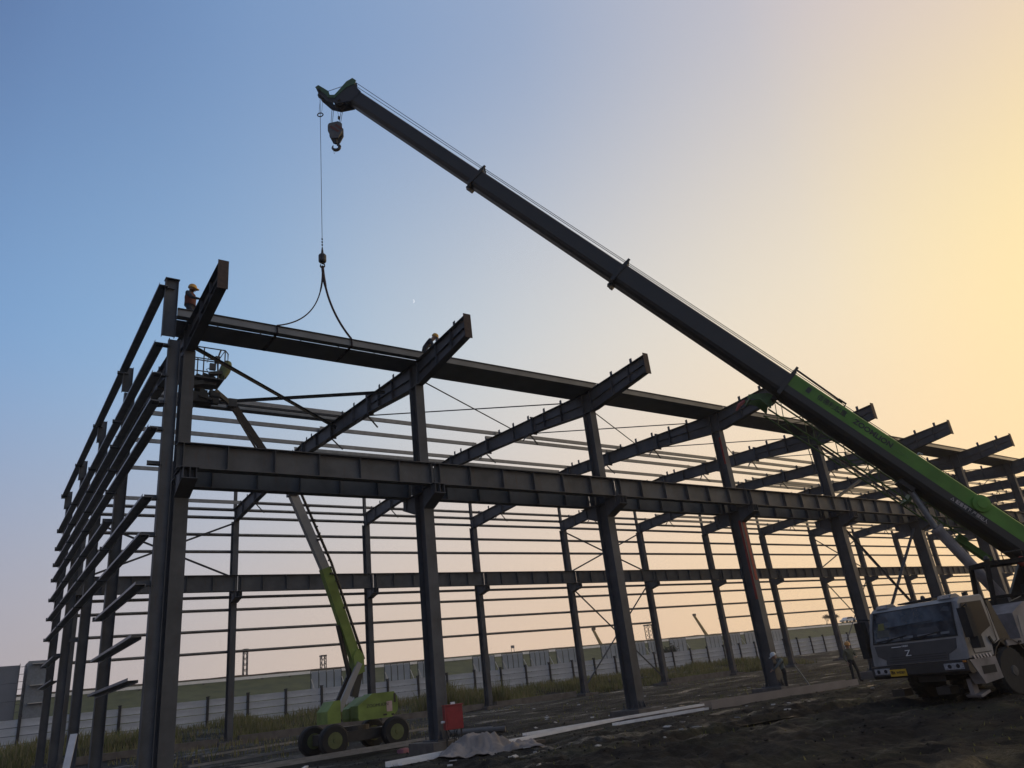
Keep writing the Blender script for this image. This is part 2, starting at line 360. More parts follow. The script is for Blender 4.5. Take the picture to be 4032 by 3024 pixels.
m_fly = [flyb(4.05, -1, 1, .05, .55), flyb(7.7, -1, 1, -.05, .6), flyb(12.2, -1, 1, .1, .7), flyb(15.0, -1, 1, 0, .6), flyb(18.3, -1, 1, .05, .65)]
for k in range(NA + 1):
    rf = ob("rafter", m_raft, frame, (fx(k), 0, 0)); ob("end_plate", m_end, rf)
    for q in m_spl: ob("splice_plate", q, rf)
    for y in CY: ob("cleat", m_cleat, rf, (0, y, ip(TOPL, y) + .018))
    if k:
        for q in m_fly: ob("fly_brace", q, rf)

# --- purlins lying on the rafters (only part of them is up yet)
def purlin_mesh(ln):
    m = MB(); m.box((ln / 2, 0, .10), (ln, .006, .20)); m.box((ln / 2, .035, .197), (ln, .07, .006)); m.box((ln / 2, -.035, .003), (ln, .07, .006)); return m.mesh("purlin", GALV)
m_pur = {7.75: purlin_mesh(7.75), 8.25: purlin_mesh(8.25), 8.0: purlin_mesh(8.0)}
def purlin(k, y, dz=.03, short=0):
    x0 = fx(k) - .12 if k == 0 else fx(k) - .1
    o = ob("purlin", m_pur[7.75] if k == 0 else m_pur[8.25], frame, (x0, y, ip(TOPL, y) + dz)); return o
for k in range(0, NA):
    ys = [6.45, 6.62, 7.5, 8.66, 11.1, 11.9]
    if k == 0: ys = [6.40, 6.62, 7.05, 7.2, 7.35, 8.9, 11.1, 12.4, 16.0, 20.8]
    elif k in (1, 2): ys = [6.62, 8.66, 11.1, 11.9] if k == 1 else [6.6, 7.42, 11.1, 11.95]
    elif k == 3: ys = [6.62, 7.4, 8.7, 11.1, 12.4, 14.8, 17.2]
    elif k == 4: ys = [5.2, 6.4, 7.6, 8.76, 11.2, 12.4, 13.6, 14.8, 16, 17.2, 18.4]
    elif k >= 5: ys = [y for y in CY if y > 2]
    for y in ys: purlin(k, y)

# --- wall girts: row B wall and gable wall
def girt_mesh(ln, axis):
    m = MB()
    if axis == 'X': m.box((ln / 2, 0, 0), (ln, .2, .008)).box((ln / 2, .1, -.033), (ln, .008, .066)).box((ln / 2, -.1, .033), (ln, .008, .066))
    else: m.box((0, ln / 2, 0), (.22, ln, .008)).box((-.11, ln / 2, .03), (.008, ln, .065)).box((.11, ln / 2, -.03), (.008, ln, .065))
    return m.mesh("girt", GIRT)
GIRT = mat("girt_steel", (.26, .265, .27), .42, .35, .3, 3, .1)
mg = {7.51: girt_mesh(7.51, 'X'), 8.0: girt_mesh(7.99, 'X')}
GZ = [4.58, 5.68, 6.76, 7.42, 9.92, 10.87, 11.84, 12.32, 12.78]
for k in range(NB):
    for z in GZ:
        if z < 5 and k in (5, 9): continue
        o = ob("girt", mg[7.51 if k == 0 else 8.0], frame, (fx(k), W + .36, z))
        o.rotation_euler = (0, random.uniform(-.0015, .0015), 0)
m_clip = MB().box((0, .28, 0), (.1, .2, .012)).box((0, .24, -.06), (.012, .14, .12)).mesh("girt_cleat", STEEL)
for k in range(NB + 1):
    for z in GZ + [3.5]: ob("girt_cleat", m_clip, frame, (fx(k), W, z - .01))
GY = [-.95, 5.45, 11.1, 16.6, 22.0]
def wcol(zb, zt, dx, b): return MB().ibeam((0, 0, zb), (0, 0, zt), dx, b, .014, .01, up=(1, 0, 0))
m_g0 = wcol(.03, 11.12, .30, .2).mesh("gable_column", STEEL); m_g = wcol(.03, 12.0, .32, .26).mesh("gable_column", STEEL)
m_gp = wcol(11.2, 12.98, .34, .18).box((0, 0, 12.99), (.38, .24, .02)).mesh("parapet_post", STEEL)
m_gp2 = wcol(12.02, 12.95, .3, .18).mesh("parapet_post", STEEL)
for i, y in enumerate(GY):
    zb = 0 if i < 2 else .15
    c = ob("gable_column", m_g0 if i == 0 else m_g, frame, (-.08 if i == 0 else -.2, y, zb))
    ob("base_plate", m_base, c)
    ob("footing", m_foot, frame, (c.location.x, y, zb))
    ob("parapet_post", m_gp if i == 0 else m_gp2, frame, (-.25 if i == 0 else -.3, y, 0))
GGZ = [4.45, 5.65, 6.6, 7.5, 8.45, 9.2, 10.0, 10.9, 12.7]
for i in range(4):
    ln = GY[i + 1] - GY[i]; mm = girt_mesh(ln + (.5 if i == 3 else .0), 'Y')
    zs = list(GGZ) + ([2.3, 3.25] if i == 0 else [3.5] if i == 3 else [])
    if i in (1, 2): zs = [z for z in zs if z > 5]
    if i == 0: zs.remove(7.5)
    for z in zs:
        o = ob("girt", mm, frame, (-.48, GY[i] - (.16 if i == 0 else 0), z))
m_clip2 = MB().box((-.3, 0, 0), (.34, .16, .014)).box((-.3, .07, .06), (.34, .014, .13)).mesh("girt_cleat", STEEL)
for i, y in enumerate(GY):
    for z in GGZ: ob("girt_cleat", m_clip2, frame, (-.05 if i == 0 else -.16, y, z - .012))

# --- bracing
BRM = mat("dull_primer", (.05, .05, .05), .95, 0, .3, 3, spec=.05)
def rod(p, q, name="brace_rod", wd=.05, m=STEEL): return F(MB().tube([p, q], wd / 2, 6), name, m)
def angle(p, q, wd=.1, name="brace_angle", m=STEEL): return F(MB().bar(p, q, wd, .012).bar(Vector(p) + Vector((0, 0, -.05)), Vector(q) + Vector((0, 0, -.05)), .012, wd), name, m)
angle((.62, .85, 12.0), (7.9, 6.9, 12.14), .12, m=BRM); angle((7.9, 2.2, 11.92), (.62, 7.0, 12.24), .12, m=BRM)
for k in range(1, NA):
    rod((fx(k) + .1, .55, 11.95), (fx(k + 1) - .1, 5.1, 12.2)); rod((fx(k + 1) - .1, .9, 11.97), (fx(k) + .1, 5.8, 12.22))
for k in (0, 4, 8):
    for (za, zb) in ((8.5, 11.5), (.6, 7.4)) if k else ((8.5, 11.5),):
        angle((fx(k) + .1, W, zb), (fx(k + 1) - .1, W, za), .09); angle((fx(k) + .1, W + .05, za), (fx(k + 1) - .1, W + .05, zb), .09)
for (za, zb) in ((.5, 7.0), (8.3, 11.3)):
    angle((fx(4) + .2, -.04, zb), (fx(5) - .2, -.04, za), .16); angle((fx(4) + .2, .06, za), (fx(5) - .2, .06, zb), .16)
# red oxide stripe left on one column
ob("paint_stripe", MB().box((-.185, -.2, 10.2), (.012, .1, 1.3)).box((-.184, -.24, 5.2), (.010, .12, 3.4)).box((0.02, -.304, 5.6), (.16, .01, 2.6)).mesh("paint_stripe", REDP), frame, (24, 0, 0))

# --- valley gutter on top of the rafters
def gutter_mesh(ln, slit):
    m = MB(); t = .006
    if slit: m.box((ln / 2, -.42, 0), (ln, .24, t)).box((ln / 2, .285, 0), (ln, 1.10, t))
    else: m.box((ln / 2, .15, 0), (ln, 1.37, t))
    m.box((ln / 2, -.54, .11), (ln, t, .225)).box((ln / 2, .838, .16), (ln, t, .33)).box((ln / 2, -.57, .222), (ln, .06, t)).box((ln / 2, .87, .326), (ln, .06, t))
    for i in range(1, int(ln / 1.3)):
        m.box((i * 1.3, .15, .23), (.04, 1.36, .006))
    return m
GUT = mat("gutter_steel", (.15, .155, .16), .42, .35, .25, 1.2, .1)
m_gut = gutter_mesh(7.98, False).mesh("gutter_section", GUT)
for k in range(1, NA): ob("gutter_section", m_gut, frame, (fx(k) + .16, 0, 12.10))
hung = gutter_mesh(8.05, True).obj("gutter_section", GUT, None, (.02, 0, 12.12), label="long steel gutter section with loose lifting slings above the first bay", cat="gutter")
# ------------------------------------------------------------------ truck crane
def text_mesh(txt, size, mt, thick=.004, sx=1.0, bold=.0):
    cu = bpy.data.curves.new("lettering", 'FONT'); cu.body = txt; cu.size = size; cu.extrude = thick; cu.align_x = 'CENTER'; cu.align_y = 'CENTER'; cu.offset = bold
    o = bpy.data.objects.new("lettering", cu); COL.objects.link(o)
    dg = bpy.context.evaluated_depsgraph_get(); me = bpy.data.meshes.new_from_object(o.evaluated_get(dg))
    bpy.data.objects.remove(o); me.name = "lettering"; me.materials.clear(); me.materials.append(mt)
    if sx != 1:
        for q in me.vertices: q.co.x *= sx
    return me
def place_text(name, txt, size, mt, parent, pos, xdir, ydir, sx=1.0, thick=.004, bold=.0):
    me = text_mesh(txt, size, mt, thick, sx, bold); xd, yd = Vector(xdir).normalized(), Vector(ydir).normalized(); zd = xd.cross(yd).normalized(); yd = zd.cross(xd)
    M = Matrix(((xd.x, yd.x, zd.x, pos[0]), (xd.y, yd.y, zd.y, pos[1]), (xd.z, yd.z, zd.z, pos[2]), (0, 0, 0, 1)))
    me.transform(M); return ob(name, me, parent)

GLASSM = mat("dark_glass", (.02, .021, .024), .3, 0, .2, 2, spec=.15)
PLATE = mat("yellow_plate", (.62, .38, .03), .5, 0, .15, 10)
LAMP = mat("lamp_lens", (.55, .56, .58), .12, .3, .5, 30)
AMBER = mat("amber_lens", (.55, .2, .03), .25)
STRIPE = mat("reflector_white", (.62, .55, .5), .4)
CABG = mat("cab_grey_paint", (.275, .27, .26), .42, 0, .38, 2.4, .05, detail=8)
SIDEG = mat("carrier_grey_paint", (.27, .245, .235), .55, 0, .5, 2.6, .12, detail=8)
TX, TY, TZ, TA = 14.21, -11.39, -.20, -.17
crane = empty("truck_crane", (TX, TY, TZ), TA, label="lime green and grey truck crane with raised telescopic boom, parked in the mud", cat="crane truck")
TM = Matrix.Translation((TX, TY, TZ)) @ Matrix.Rotation(TA, 4, 'Z'); TI = TM.inverted()
def CR(mb, name, m, parent=None, smooth=False): return mb.obj(name, m, parent or crane, smooth=smooth)

# cab
def cab_shell():
    side = [(.02, .885), (.07, 1.36), (.16, 1.72), (.30, 2.10), (.42, 2.18), (1.24, 2.20), (1.29, 1.9), (1.28, 1.18), (.94, 1.08), (.90, .885)]
    m = MB(); n = len(side)
    def yy(z): return 1.25 - .06 * sm(1.3, 2.2, z)
    rows = [(-1, 0.0), (-1, .05), (1, .05), (1, 0.0)]
    vs = []
    for sg, inset in rows:
        for x, z in side:
            cx, cz = .65, 1.4; k = .965 if inset == 0 else 1.0
            vs.append((cx + (x - cx) * k, sg * (yy(z) - inset * 0 + (0 if inset else 0)) if inset == 0 else sg * (yy(z) - .05), cz + (z - cz) * k))
    fs = []
    for r_ in range(3): fs += [(r_ * n + i, r_ * n + (i + 1) % n, (r_ + 1) * n + (i + 1) % n, (r_ + 1) * n + i) for i in range(n)]
    fs += [tuple(range(n))[::-1], tuple(range(3 * n, 4 * n))]
    return m.add(vs, fs)
cab = CR(cab_shell(), "cab", CABG)
def front_x(z):
    pl = [(.60, .0), (.885, .02), (1.36, .07), (1.72, .16), (2.10, .30), (2.2, .42)]
    for (a, xa), (b, xb) in zip(pl, pl[1:]):
        if z <= b: return xa + (xb - xa) * (z - a) / (b - a)
    return .42
def front_patch(poly, off, th=.012):
    """flat polygon (y,z) laid on the raked cab front"""
    m = MB(); n = len(poly)
    A_ = [(front_x(z) - off, y, z) for y, z in poly]; B_ = [(front_x(z) - off + th, y, z) for y, z in poly]
    return m.add(A_ + B_, [(i, (i + 1) % n, n + (i + 1) % n, n + i) for i in range(n)] + [tuple(range(n)), tuple(range(n, 2 * n))[::-1]])
def strips(poly_l, poly_r):          # quads between two lists so that the patch follows the rake
    m = MB()
    for (a, b), (c, d) in zip(zip(poly_l, poly_r), list(zip(poly_l, poly_r))[1:]):
        m.add([a, b, d, c], [(0, 1, 2, 3)])
    return m
zs = [1.40, 1.55, 1.72, 1.9, 2.07]
def wl(z): return 1.13 - .05 * (z - 1.4) / .67
gasket = strips([(front_x(z) - .014, wl(z), z) for z in [1.37] + zs[1:-1] + [2.095]], [(front_x(z) - .014, -wl(z), z) for z in [1.37] + zs[1:-1] + [2.095]])
CR(gasket, "windscreen_gasket", BLACK, cab)
def glass_mat():
    m = bpy.data.materials.new("windscreen_glass"); m.use_nodes = True; b = m.node_tree.nodes["Principled BSDF"]
    b.inputs["Base Color"].default_value = (.03, .034, .042, 1); b.inputs["Roughness"].default_value = .08; b.inputs["Specular IOR Level"].default_value = .6
    N, L = m.node_tree.nodes, m.node_tree.links
    tc = N.new("ShaderNodeTexCoord"); nz = N.new("ShaderNodeTexNoise"); nz.inputs["Scale"].default_value = 2.2; nz.inputs["Detail"].default_value = 3; L.new(tc.outputs["Object"], nz.inputs["Vector"])
    rp = N.new("ShaderNodeValToRGB"); rp.color_ramp.elements[0].position = .4; rp.color_ramp.elements[1].position = .75
    rp.color_ramp.elements[0].color = (.014, .016, .02, 1); rp.color_ramp.elements[1].color = (.10, .11, .125, 1)
    L.new(nz.outputs["Fac"], rp.inputs[0]); L.new(rp.outputs[0], b.inputs["Base Color"]); return m
WSG = glass_mat()
CR(strips([(front_x(z) - .02, wl(z) - .05, z) for z in zs], [(front_x(z) - .02, -wl(z) + .05, z) for z in zs]), "windscreen", WSG, cab)
# things seen behind and on the glass: papers along the dash, seat back
for (y, wd) in ((.86, .34), (.45, .2), (.12, .26), (-.38, .5), (-.84, .22)):
    CR(front_patch([(y - wd / 2, 1.44), (y + wd / 2, 1.44), (y + wd / 2, 1.49), (y - wd / 2, 1.49)], .024, .003), "paper_sheet", mat("paper", (.16, .165, .17), .6), cab)
CR(front_patch([(.98, 1.52), (.62, 1.52), (.66, 1.78), (.98, 1.76)], .024, .003), "seat_cover", mat("seat_cover", (.10, .10, .085), .7), cab)
CR(front_patch([(.93, 1.68), (.74, 1.68), (.76, 1.84), (.92, 1.83)], .028, .003), "sun_sticker", mat("sticker", (.17, .16, .04), .6), cab)
wp = MB()
for y0, y1 in ((1.0, .15), (.05, -.75)): wp.bar((front_x(1.43) - .035, y0, 1.415), (front_x(1.5) - .035, y1, 1.50), .012, .02); wp.bar((front_x(1.40) - .04, (y0 + y1) / 2 + .2, 1.385), (front_x(1.46) - .04, (y0 + y1) / 2 - .05, 1.46), .014, .014)
CR(wp, "wiper", BLACK, cab)
CR(front_patch([(.70, 1.70), (-.55, 1.745), (-.55, 1.765), (.70, 1.72)], .024, .003), "painted_dark_reflection", BLACK, cab)  # dark bar of reflection painted across the glass
for q in ([(-.1, 1.50), (-.72, 1.50), (-.66, 1.62), (-.18, 1.63)], [(.62, 1.86), (.98, 1.86), (.96, 1.99), (.70, 1.99)], [(-.78, 1.94), (-1.0, 1.9), (-.99, 2.0), (-.88, 2.02)]): CR(front_patch(q, .024, .003), "painted_reflection", mat("reflection_grey_%d" % len(bpy.data.materials), (.055, .06, .068), .3), cab)  # reflections in the glass, painted on as flat grey patches
panel = CR(front_patch([(.86, .90), (-.78, .90), (-.80, 1.02), (-1.02, 1.12), (-1.06, 1.33), (1.10, 1.33), (1.06, 1.10), (.84, 1.0)], .014, .012), "front_panel", mat("front_panel_paint", (.048, .049, .052), .4, 0, .2, 4), cab)
ri = MB()
for z in (.95, 1.0, 1.05): ri.bar((front_x(z) - .017, .74, z), (front_x(z) - .017, -.74, z), .006, .01)
CR(ri, "grille_rib", BLACK, cab)
place_text("emblem", "Z", .19, WHITEP, cab, (front_x(1.1) - .03, .2, 1.115), (0, -1, 0), (.06, 0, 1), 1.25)
place_text("name_badge", "中联重科", .045, WHITEP, cab, (front_x(1.27) - .022, .25, 1.275), (0, -1, 0), (.06, 0, 1))
CR(front_patch([(.62, 1.265), (.36, 1.265), (.36, 1.28), (.62, 1.28)], .022, .006), "chrome_strip", WHITEP, cab)
# door side of the cab (side towards the camera, y negative)
def side_patch(poly, y, name, m, parent, th=.01): return CR(MB().prism(poly, 'Y', y, y + th), name, m, parent)
side_patch([(.22, 1.42), (.34, 2.04), (1.06, 2.06), (1.10, 1.5), (.72, 1.36), (.5, 1.2)], -1.247, "door_glass", GLASSM, cab)
sm_ = MB()
for p_, q_ in (((.2, 1.30), (.26, .98)), ((.26, .98), (.84, .98)), ((1.16, 2.08), (1.16, 1.2)), ((1.16, 1.2), (.94, 1.1))): sm_.bar((p_[0], -1.253, p_[1]), (q_[0], -1.253, q_[1]), .006, .014)
CR(sm_, "door_seam", BLACK, cab)
CR(MB().bar((.88, -1.275, 1.28), (.96, -1.275, 1.12), .03, .05), "door_handle", BLACK, cab)
for y, sg in ((-1.25, -1), (1.25, 1)):
    mi = CR(MB().box((.12, y + sg * .16, 1.62), (.18, .20, .62)).box((.16, y + sg * .2, 1.2), (.14, .2, .24)), "mirror", BLACK, cab)
    CR(MB().tube([(.35, y, 1.95), (.2, y + sg * .2, 2.0), (.16, y + sg * .22, 1.9)], .016, 6).tube([(.3, y, 1.22), (.18, y + sg * .14, 1.16), (.14, y + sg * .2, 1.36)], .016, 6), "mirror_arm", BLACK, mi)
for y in (.86, -.86):
    CR(MB().prism([(.36, 2.17), (.42, 2.25), (.6, 2.27), (.72, 2.19)], 'Y', y - .17, y + .17), "roof_lamp", CABG, cab)
    CR(MB().box((.385, y, 2.215), (.02, .26, .05)), "roof_lamp_lens", LAMP, cab)
CR(MB().box((.8, .1, 2.225), (.3, .9, .04)).tube([(.55, .5, 2.22), (.6, -.6, 2.26)], .02, 6).lathe([(.05, 0), (.055, .05), (.03, .1)], (.7, -.1, 2.24)).box((.95, -1.0, 2.24), (.05, .12, .08)), "roof_fittings", DARK, cab)
# bumper, lamps, plate, steps
bum = CR(MB().prism([(-.08, .87), (.2, .883), (.88, .883), (.88, .66), (-.02, .60), (-.08, .66)], 'Y', -1.25, 1.25), "bumper", DARK)
for y in (.95, -.92):
    CR(MB().box((-.084, y, .765), (.03, .42 if y > 0 else .46, .13)), "headlamp", LAMP, bum)
    CR(MB().tube([(-.08, y + .1, .765), (-.106, y + .1, .765)], .045, 10).tube([(-.08, y - .1, .765), (-.106, y - .1, .765)], .045, 10), "lamp_bulb", GLASSM, bum)
CR(MB().box((-.092, .52, .72), (.012, .44, .15)), "licence_plate", PLATE, bum)
place_text("licence_number", "鄂K W0501", .085, DARK, bum, (-.102, .52, .72), (0, -1, 0), (0, 0, 1), .95)
CR(MB().box((-.09, -1.2, .85), (.05, .06, .04)), "corner_lamp", AMBER, bum)
stp = CR(MB().prism([(.0, .87), (.9, .87), (.94, .42), (.30, .36)], 'Y', -1.262, -1.0), "cab_step", SIDEG)
CR(MB().box((.55, -1.264, .63), (.46, .012, .16)), "step_recess", BLACK, stp)
for i in range(6): CR(MB().prism([(.14 + i * .11, .95), (.19 + i * .11, .95), (.23 + i * .11, .87), (.18 + i * .11, .87)], 'Y', -1.274, -1.264), "reflector_stripe", STRIPE, stp)
# carrier
ch = MB(); ch.box((5.6, .5, .86), (10.6, .18, .34)).box((5.6, -.5, .86), (10.6, .18, .34))
for x in (.7, 2.2, 4, 5.2, 7.0, 9.2, 10.7): ch.box((x, 0, .86), (.16, 1.0, .3))
CR(ch, "chassis_frame", DARK)
deck = MB().box((6.2, 0, 1.10), (9.4, 2.46, .12))
deck.prism([(2.05, 1.16), (2.05, 1.72), (2.6, 1.95), (4.3, 1.95), (4.3, 1.16)], 'Y', -1.245, -.45)
deck.prism([(2.05, 1.16), (2.05, 1.66), (4.3, 1.66), (4.3, 1.16)], 'Y', .45, 1.245)
deck.prism([(6.6, 1.16), (6.6, 1.5), (10.6, 1.5), (10.6, 1.16)], 'Y', -1.245, -.7).prism([(6.6, 1.16), (6.6, 1.5), (10.6, 1.5), (10.6, 1.16)], 'Y', .7, 1.245)
dk = CR(deck, "deck", SIDEG)
side_patch([(2.5, 1.2), (3.6, 1.2), (3.6, 1.62), (2.9, 1.8)], -1.257, "green_flash", LIME, dk)
side_patch([(2.12, 1.2), (2.36, 1.2), (2.44, 1.6), (2.2, 1.66)], -1.257, "locker_door", CABG, dk)
for i in range(5): CR(MB().box((1.95 + i * .24, -1.252, 1.09), (.1, .012, .05)), "deck_slot", BLACK, dk)
for i in range(4): CR(MB().prism([(2.05 + i * .12, 1.02), (2.10 + i * .12, 1.02), (2.16 + i * .12, .92), (2.11 + i * .12, .92)], 'Y', -1.262, -1.25), "reflector_stripe", STRIPE, dk)
CR(MB().prism([(1.30, 2.05), (1.42, 2.05), (1.72, 1.2), (1.55, .98), (1.34, 1.15)], 'Y', -1.2, -.9), "air_intake", DARK); CR(MB().prism([(1.30, 2.0), (1.45, 2.0), (1.7, 1.2), (1.34, 1.15)], 'Y', .9, 1.2), "air_intake", DARK)
for x in (1.5, 2.95, 6.9, 8.3):
    for sg in (-1, 1):
        mgd = MB()
        pl = [(x + .66 * math.cos(t), .52 + .66 * math.sin(t)) for t in [R(a) for a in range(10, 171, 20)]]
        for a, b in zip(pl, pl[1:]): mgd.prism([a, b, (b[0] * 1 + (b[0] - x) * .03, b[1] + .02), (a[0] + (a[0] - x) * .03, a[1] + .02)], 'Y', sg * .9, sg * 1.24)
        CR(mgd, "mudguard", DARK)
wt = MB().lathe([(.30, -.16), (.47, -.17), (.51, -.13), (.52, -.06), (.52, .06), (.51, .13), (.47, .17), (.30, .16)], (0, 0, 0), (0, 1, 0), 28)
for a in range(28):
    t = 2 * math.pi * a / 28
    for sg in (-1, 1): wt.box((.522 * math.cos(t), sg * .075, .522 * math.sin(t)), (.02, .12, .05), Matrix.Rotation(-t, 3, 'Y') @ Matrix.Rotation(sg * .35, 3, 'X'))
m_tyre = wt.mesh("tyre", BLACK, True)
def rim_mesh(sg):
    m = MB().lathe([(.30, sg * .155), (.285, sg * .09), (.24, sg * .03), (.17, sg * .05), (.13, sg * .06), (.125, sg * .15), (.10, sg * .18), (.0, sg * .185)], (0, 0, 0), (0, 1, 0), 24)
    for k in range(10):
        t = 2 * math.pi * k / 10; m.tube([(.165 * math.cos(t), sg * .04, .165 * math.sin(t)), (.165 * math.cos(t), sg * .085, .165 * math.sin(t))], .016, 6)
        m.tube([(.235 * math.cos(t + .3), sg * .0, .235 * math.sin(t + .3)), (.235 * math.cos(t + .3), sg * .045, .235 * math.sin(t + .3))], .028, 8, mi=1)
    return m.mesh("rim", [mat("muddy_rim", (.10, .095, .09), .7, 0, .5, 6), BLACK], True)
m_rim, m_rimf = rim_mesh(-1), rim_mesh(1)
for x in (1.5, 2.95, 6.9, 8.3):
    for sg in (-1, 1):
        wh = ob("wheel", m_tyre, crane, (x, sg * 1.04, .51)); ob("rim", m_rim if sg < 0 else m_rimf, wh)
for x in (1.5, 2.95, 6.9, 8.3): CR(MB().tube([(x, -1, .51), (x, 1, .51)], .09, 8), "axle", DARK)
CR(MB().box((.9, 0, .66), (1.2, .7, .4)), "engine_sump", DARK)
# outriggers: short jacks in front, beams behind
for x, yy_, nm in ((4.75, 2.35, 0), (9.9, 2.3, 0)):
    for sg in (-1, 1):
        o_ = CR(MB().box((x, sg * yy_ / 2, .74), (.3, yy_, .26)), "outrigger_beam", DARK)
        CR(MB().box((x, sg * yy_, .72), (.24, .24, .5)), "jack_tube", DARK, o_)
        CR(MB().tube([(x, sg * yy_, .5), (x, sg * yy_, .05)], .06, 10).lathe([(.2, .0), (.2, .03), (.08, .08)], (x, sg * yy_, .01)), "jack_foot", GALV, o_)
for y in (1.0, -.2):
    CR(MB().box((.45, y, .26), (.3, .34, .16)).tube([(.4, y, .36), (.4, y, .18)], .05, 8), "front_jack", DARK)
CR(MB().box((.42, -.85, .30), (.18, .10, .34)).prism([(.3, .14), (.66, .22), (.68, .17), (.34, .09)], 'Y', -1.05, -.7), "towing_step", SIDEG)

# turret, aligned with the boom
BB, BT = Vector((19.76, -12.73, 2.86)), Vector((4.6, -.2, 23.85))
BA = (BT - BB).normalized(); BS = BA.cross(Vector((0, 0, 1))).normalized(); BU = BS.cross(BA)
BDH = Vector((BA.x, BA.y, 0)).normalized()
def bw(t, u, s=0):                    # boom coordinates -> crane local
    return TI @ (BB + BA * t + BU * u + BS * s)
SC = Vector((19.14, -12.22, 0))
def tw(f, s, z): return TI @ Vector((SC.x + BDH.x * f + BS.x * s, SC.y + BDH.y * f + BS.y * s, z))
def tbox(mb, f0, f1, s0, s1, z0, z1, mi=0):
    P = [tw(f, s, z) for f in (f0, f1) for s in (s0, s1) for z in (z0, z1)]
    return mb.add(P, [(0, 1, 3, 2), (4, 6, 7, 5), (0, 4, 5, 1), (2, 3, 7, 6), (0, 2, 6, 4), (1, 5, 7, 3)], mi)
tur = MB(); tur.lathe([(.75, .9), (.78, .95), (.78, 1.12), (.7, 1.18)], TI @ Vector((SC.x, SC.y, -.0)), (0, 0, 1), 24)
tbox(tur, -2.2, 1.1, -.8, .8, 1.0, 1.35)
for s0 in (-.52, .40):
    P = [(-1.2, 1.3), (-1.15, 3.05), (-.6, 3.2), (.2, 2.0), (1.0, 1.75), (1.05, 1.3)]
    v = [tw(f, s0, z) for f, z in P] + [tw(f, s0 + .12, z) for f, z in P]; n_ = len(P)
    tur.add(v, [(i, (i + 1) % n_, n_ + (i + 1) % n_, n_ + i) for i in range(n_)] + [tuple(range(n_))[::-1], tuple(range(n_, 2 * n_))])
CR(tur, "turret", DARK)
CR(tbox(tbox(MB(), -3.2, -2.1, -1.2, 1.2, 1.1, 2.1), -2.9, -2.2, -.6, .6, 2.1, 2.5), "counterweight", LIME)
oc = MB(); f0, f1, s0, s1, z0, z1 = .2, 1.75, -1.42, -.62, 1.15, 2.75
for f in (f0, f1):
    for s_ in (s0, s1): oc.bar(tw(f if f == f0 else (f1 if True else f), s_, z0), tw(f if f == f0 else f1 - .25, s_, z1), .09, .09)
tbox(oc, f0, f1 - .2, s0, s1, z1 - .05, z1 + .06); tbox(oc, f0, f1, s0, s1, z0 - .05, z0 + .35)
for s_ in (s0, s1): oc.bar(tw(f0, s_, 1.95), tw(f1 - .1, s_, 1.95), .05, .05)
opc = CR(oc, "operator_cab", mat("cab_black", (.014, .013, .013), .7, spec=.15))
CR(tbox(tbox(MB(), .5, .95, -1.25, -.85, 1.5, 1.62), .45, .58, -1.25, -.85, 1.6, 2.2), "operator_seat", BLACK, opc)
CR(tbox(MB(), 1.2, 1.5, -1.25, -.8, 1.5, 1.9), "control_panel", BLACK, opc)
CR(MB().lathe([(.06, 0), (.075, .06), (.05, .13), (.0, .15)], tw(1.35, -1.2, 2.82), (0, 0, 1), 12).tube([tw(1.0, -1.3, 2.8), tw(1.0, -1.3, 2.98), tw(.5, -1.3, 3.0), tw(.5, -1.3, 2.8)], .015, 6), "roof_beacon", DARK, opc)
CR(MB().lathe([(.0, 0), (.10, .02), (.13, .1), (.10, .18), (.0, .2)], tw(.55, -1.35, 2.72), BS.to_tuple(), 12), "horn", REDP, opc)

# telescopic boom
def usec(w, u0, u1, c=.05):           # (side, up) section with a rounded belly
    hw = w / 2; b = hw * .75
    return [(-hw + c, u1), (hw - c, u1), (hw, u1 - c), (hw, u0 + b * .6), (hw * .82, u0 + b * .22), (hw * .42, u0), (-hw * .42, u0), (-hw * .82, u0 + b * .22), (-hw, u0 + b * .6), (-hw, u1 - c)]
def bext(mb, poly, t0, t1, mi=0):
    n = len(poly); v = [bw(t0, u, s) for s, u in poly] + [bw(t1, u, s) for s, u in poly]
    return mb.add(v, [(i, (i + 1) % n, n + (i + 1) % n, n + i) for i in range(n)] + [tuple(range(n))[::-1], tuple(range(n, 2 * n))], mi)
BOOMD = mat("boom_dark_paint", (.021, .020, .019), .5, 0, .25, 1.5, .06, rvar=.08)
W0, U0, U1 = .70, -.53, .29
upper = [(-W0 / 2 + .05, U1), (W0 / 2 - .05, U1), (W0 / 2, U1 - .05), (W0 / 2, -.16), (-W0 / 2, -.16), (-W0 / 2, U1 - .05)]
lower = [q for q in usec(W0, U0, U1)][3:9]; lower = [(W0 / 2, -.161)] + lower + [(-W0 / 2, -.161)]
bs = CR(bext(MB(), upper, -.35, 8.05), "boom_base_section", LIME)
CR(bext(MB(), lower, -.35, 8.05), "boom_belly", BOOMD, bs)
CR(MB().tube([bw(-.05, .0, -.5), bw(-.05, .0, .5)], .17, 16), "boom_pivot", DARK, bs)
CR(MB().lathe([(.24, -.02), (.24, .05), (.14, .07), (.14, .09)], bw(2.05, .08, -W0 / 2 - .02), (TI.to_3x3() @ -BS).to_tuple(), 20), "boom_boss", LIME, bs)
secs = [(.60, -.475, .25, 7.9, 14.3), (.53, -.43, .215, 14.2, 20.58), (.46, -.39, .18, 20.5, 27.1)]
for i, (w_, u0, u1, t0, t1) in enumerate(secs): CR(bext(MB(), usec(w_, u0, u1), t0, t1), "boom_section", BOOMD)
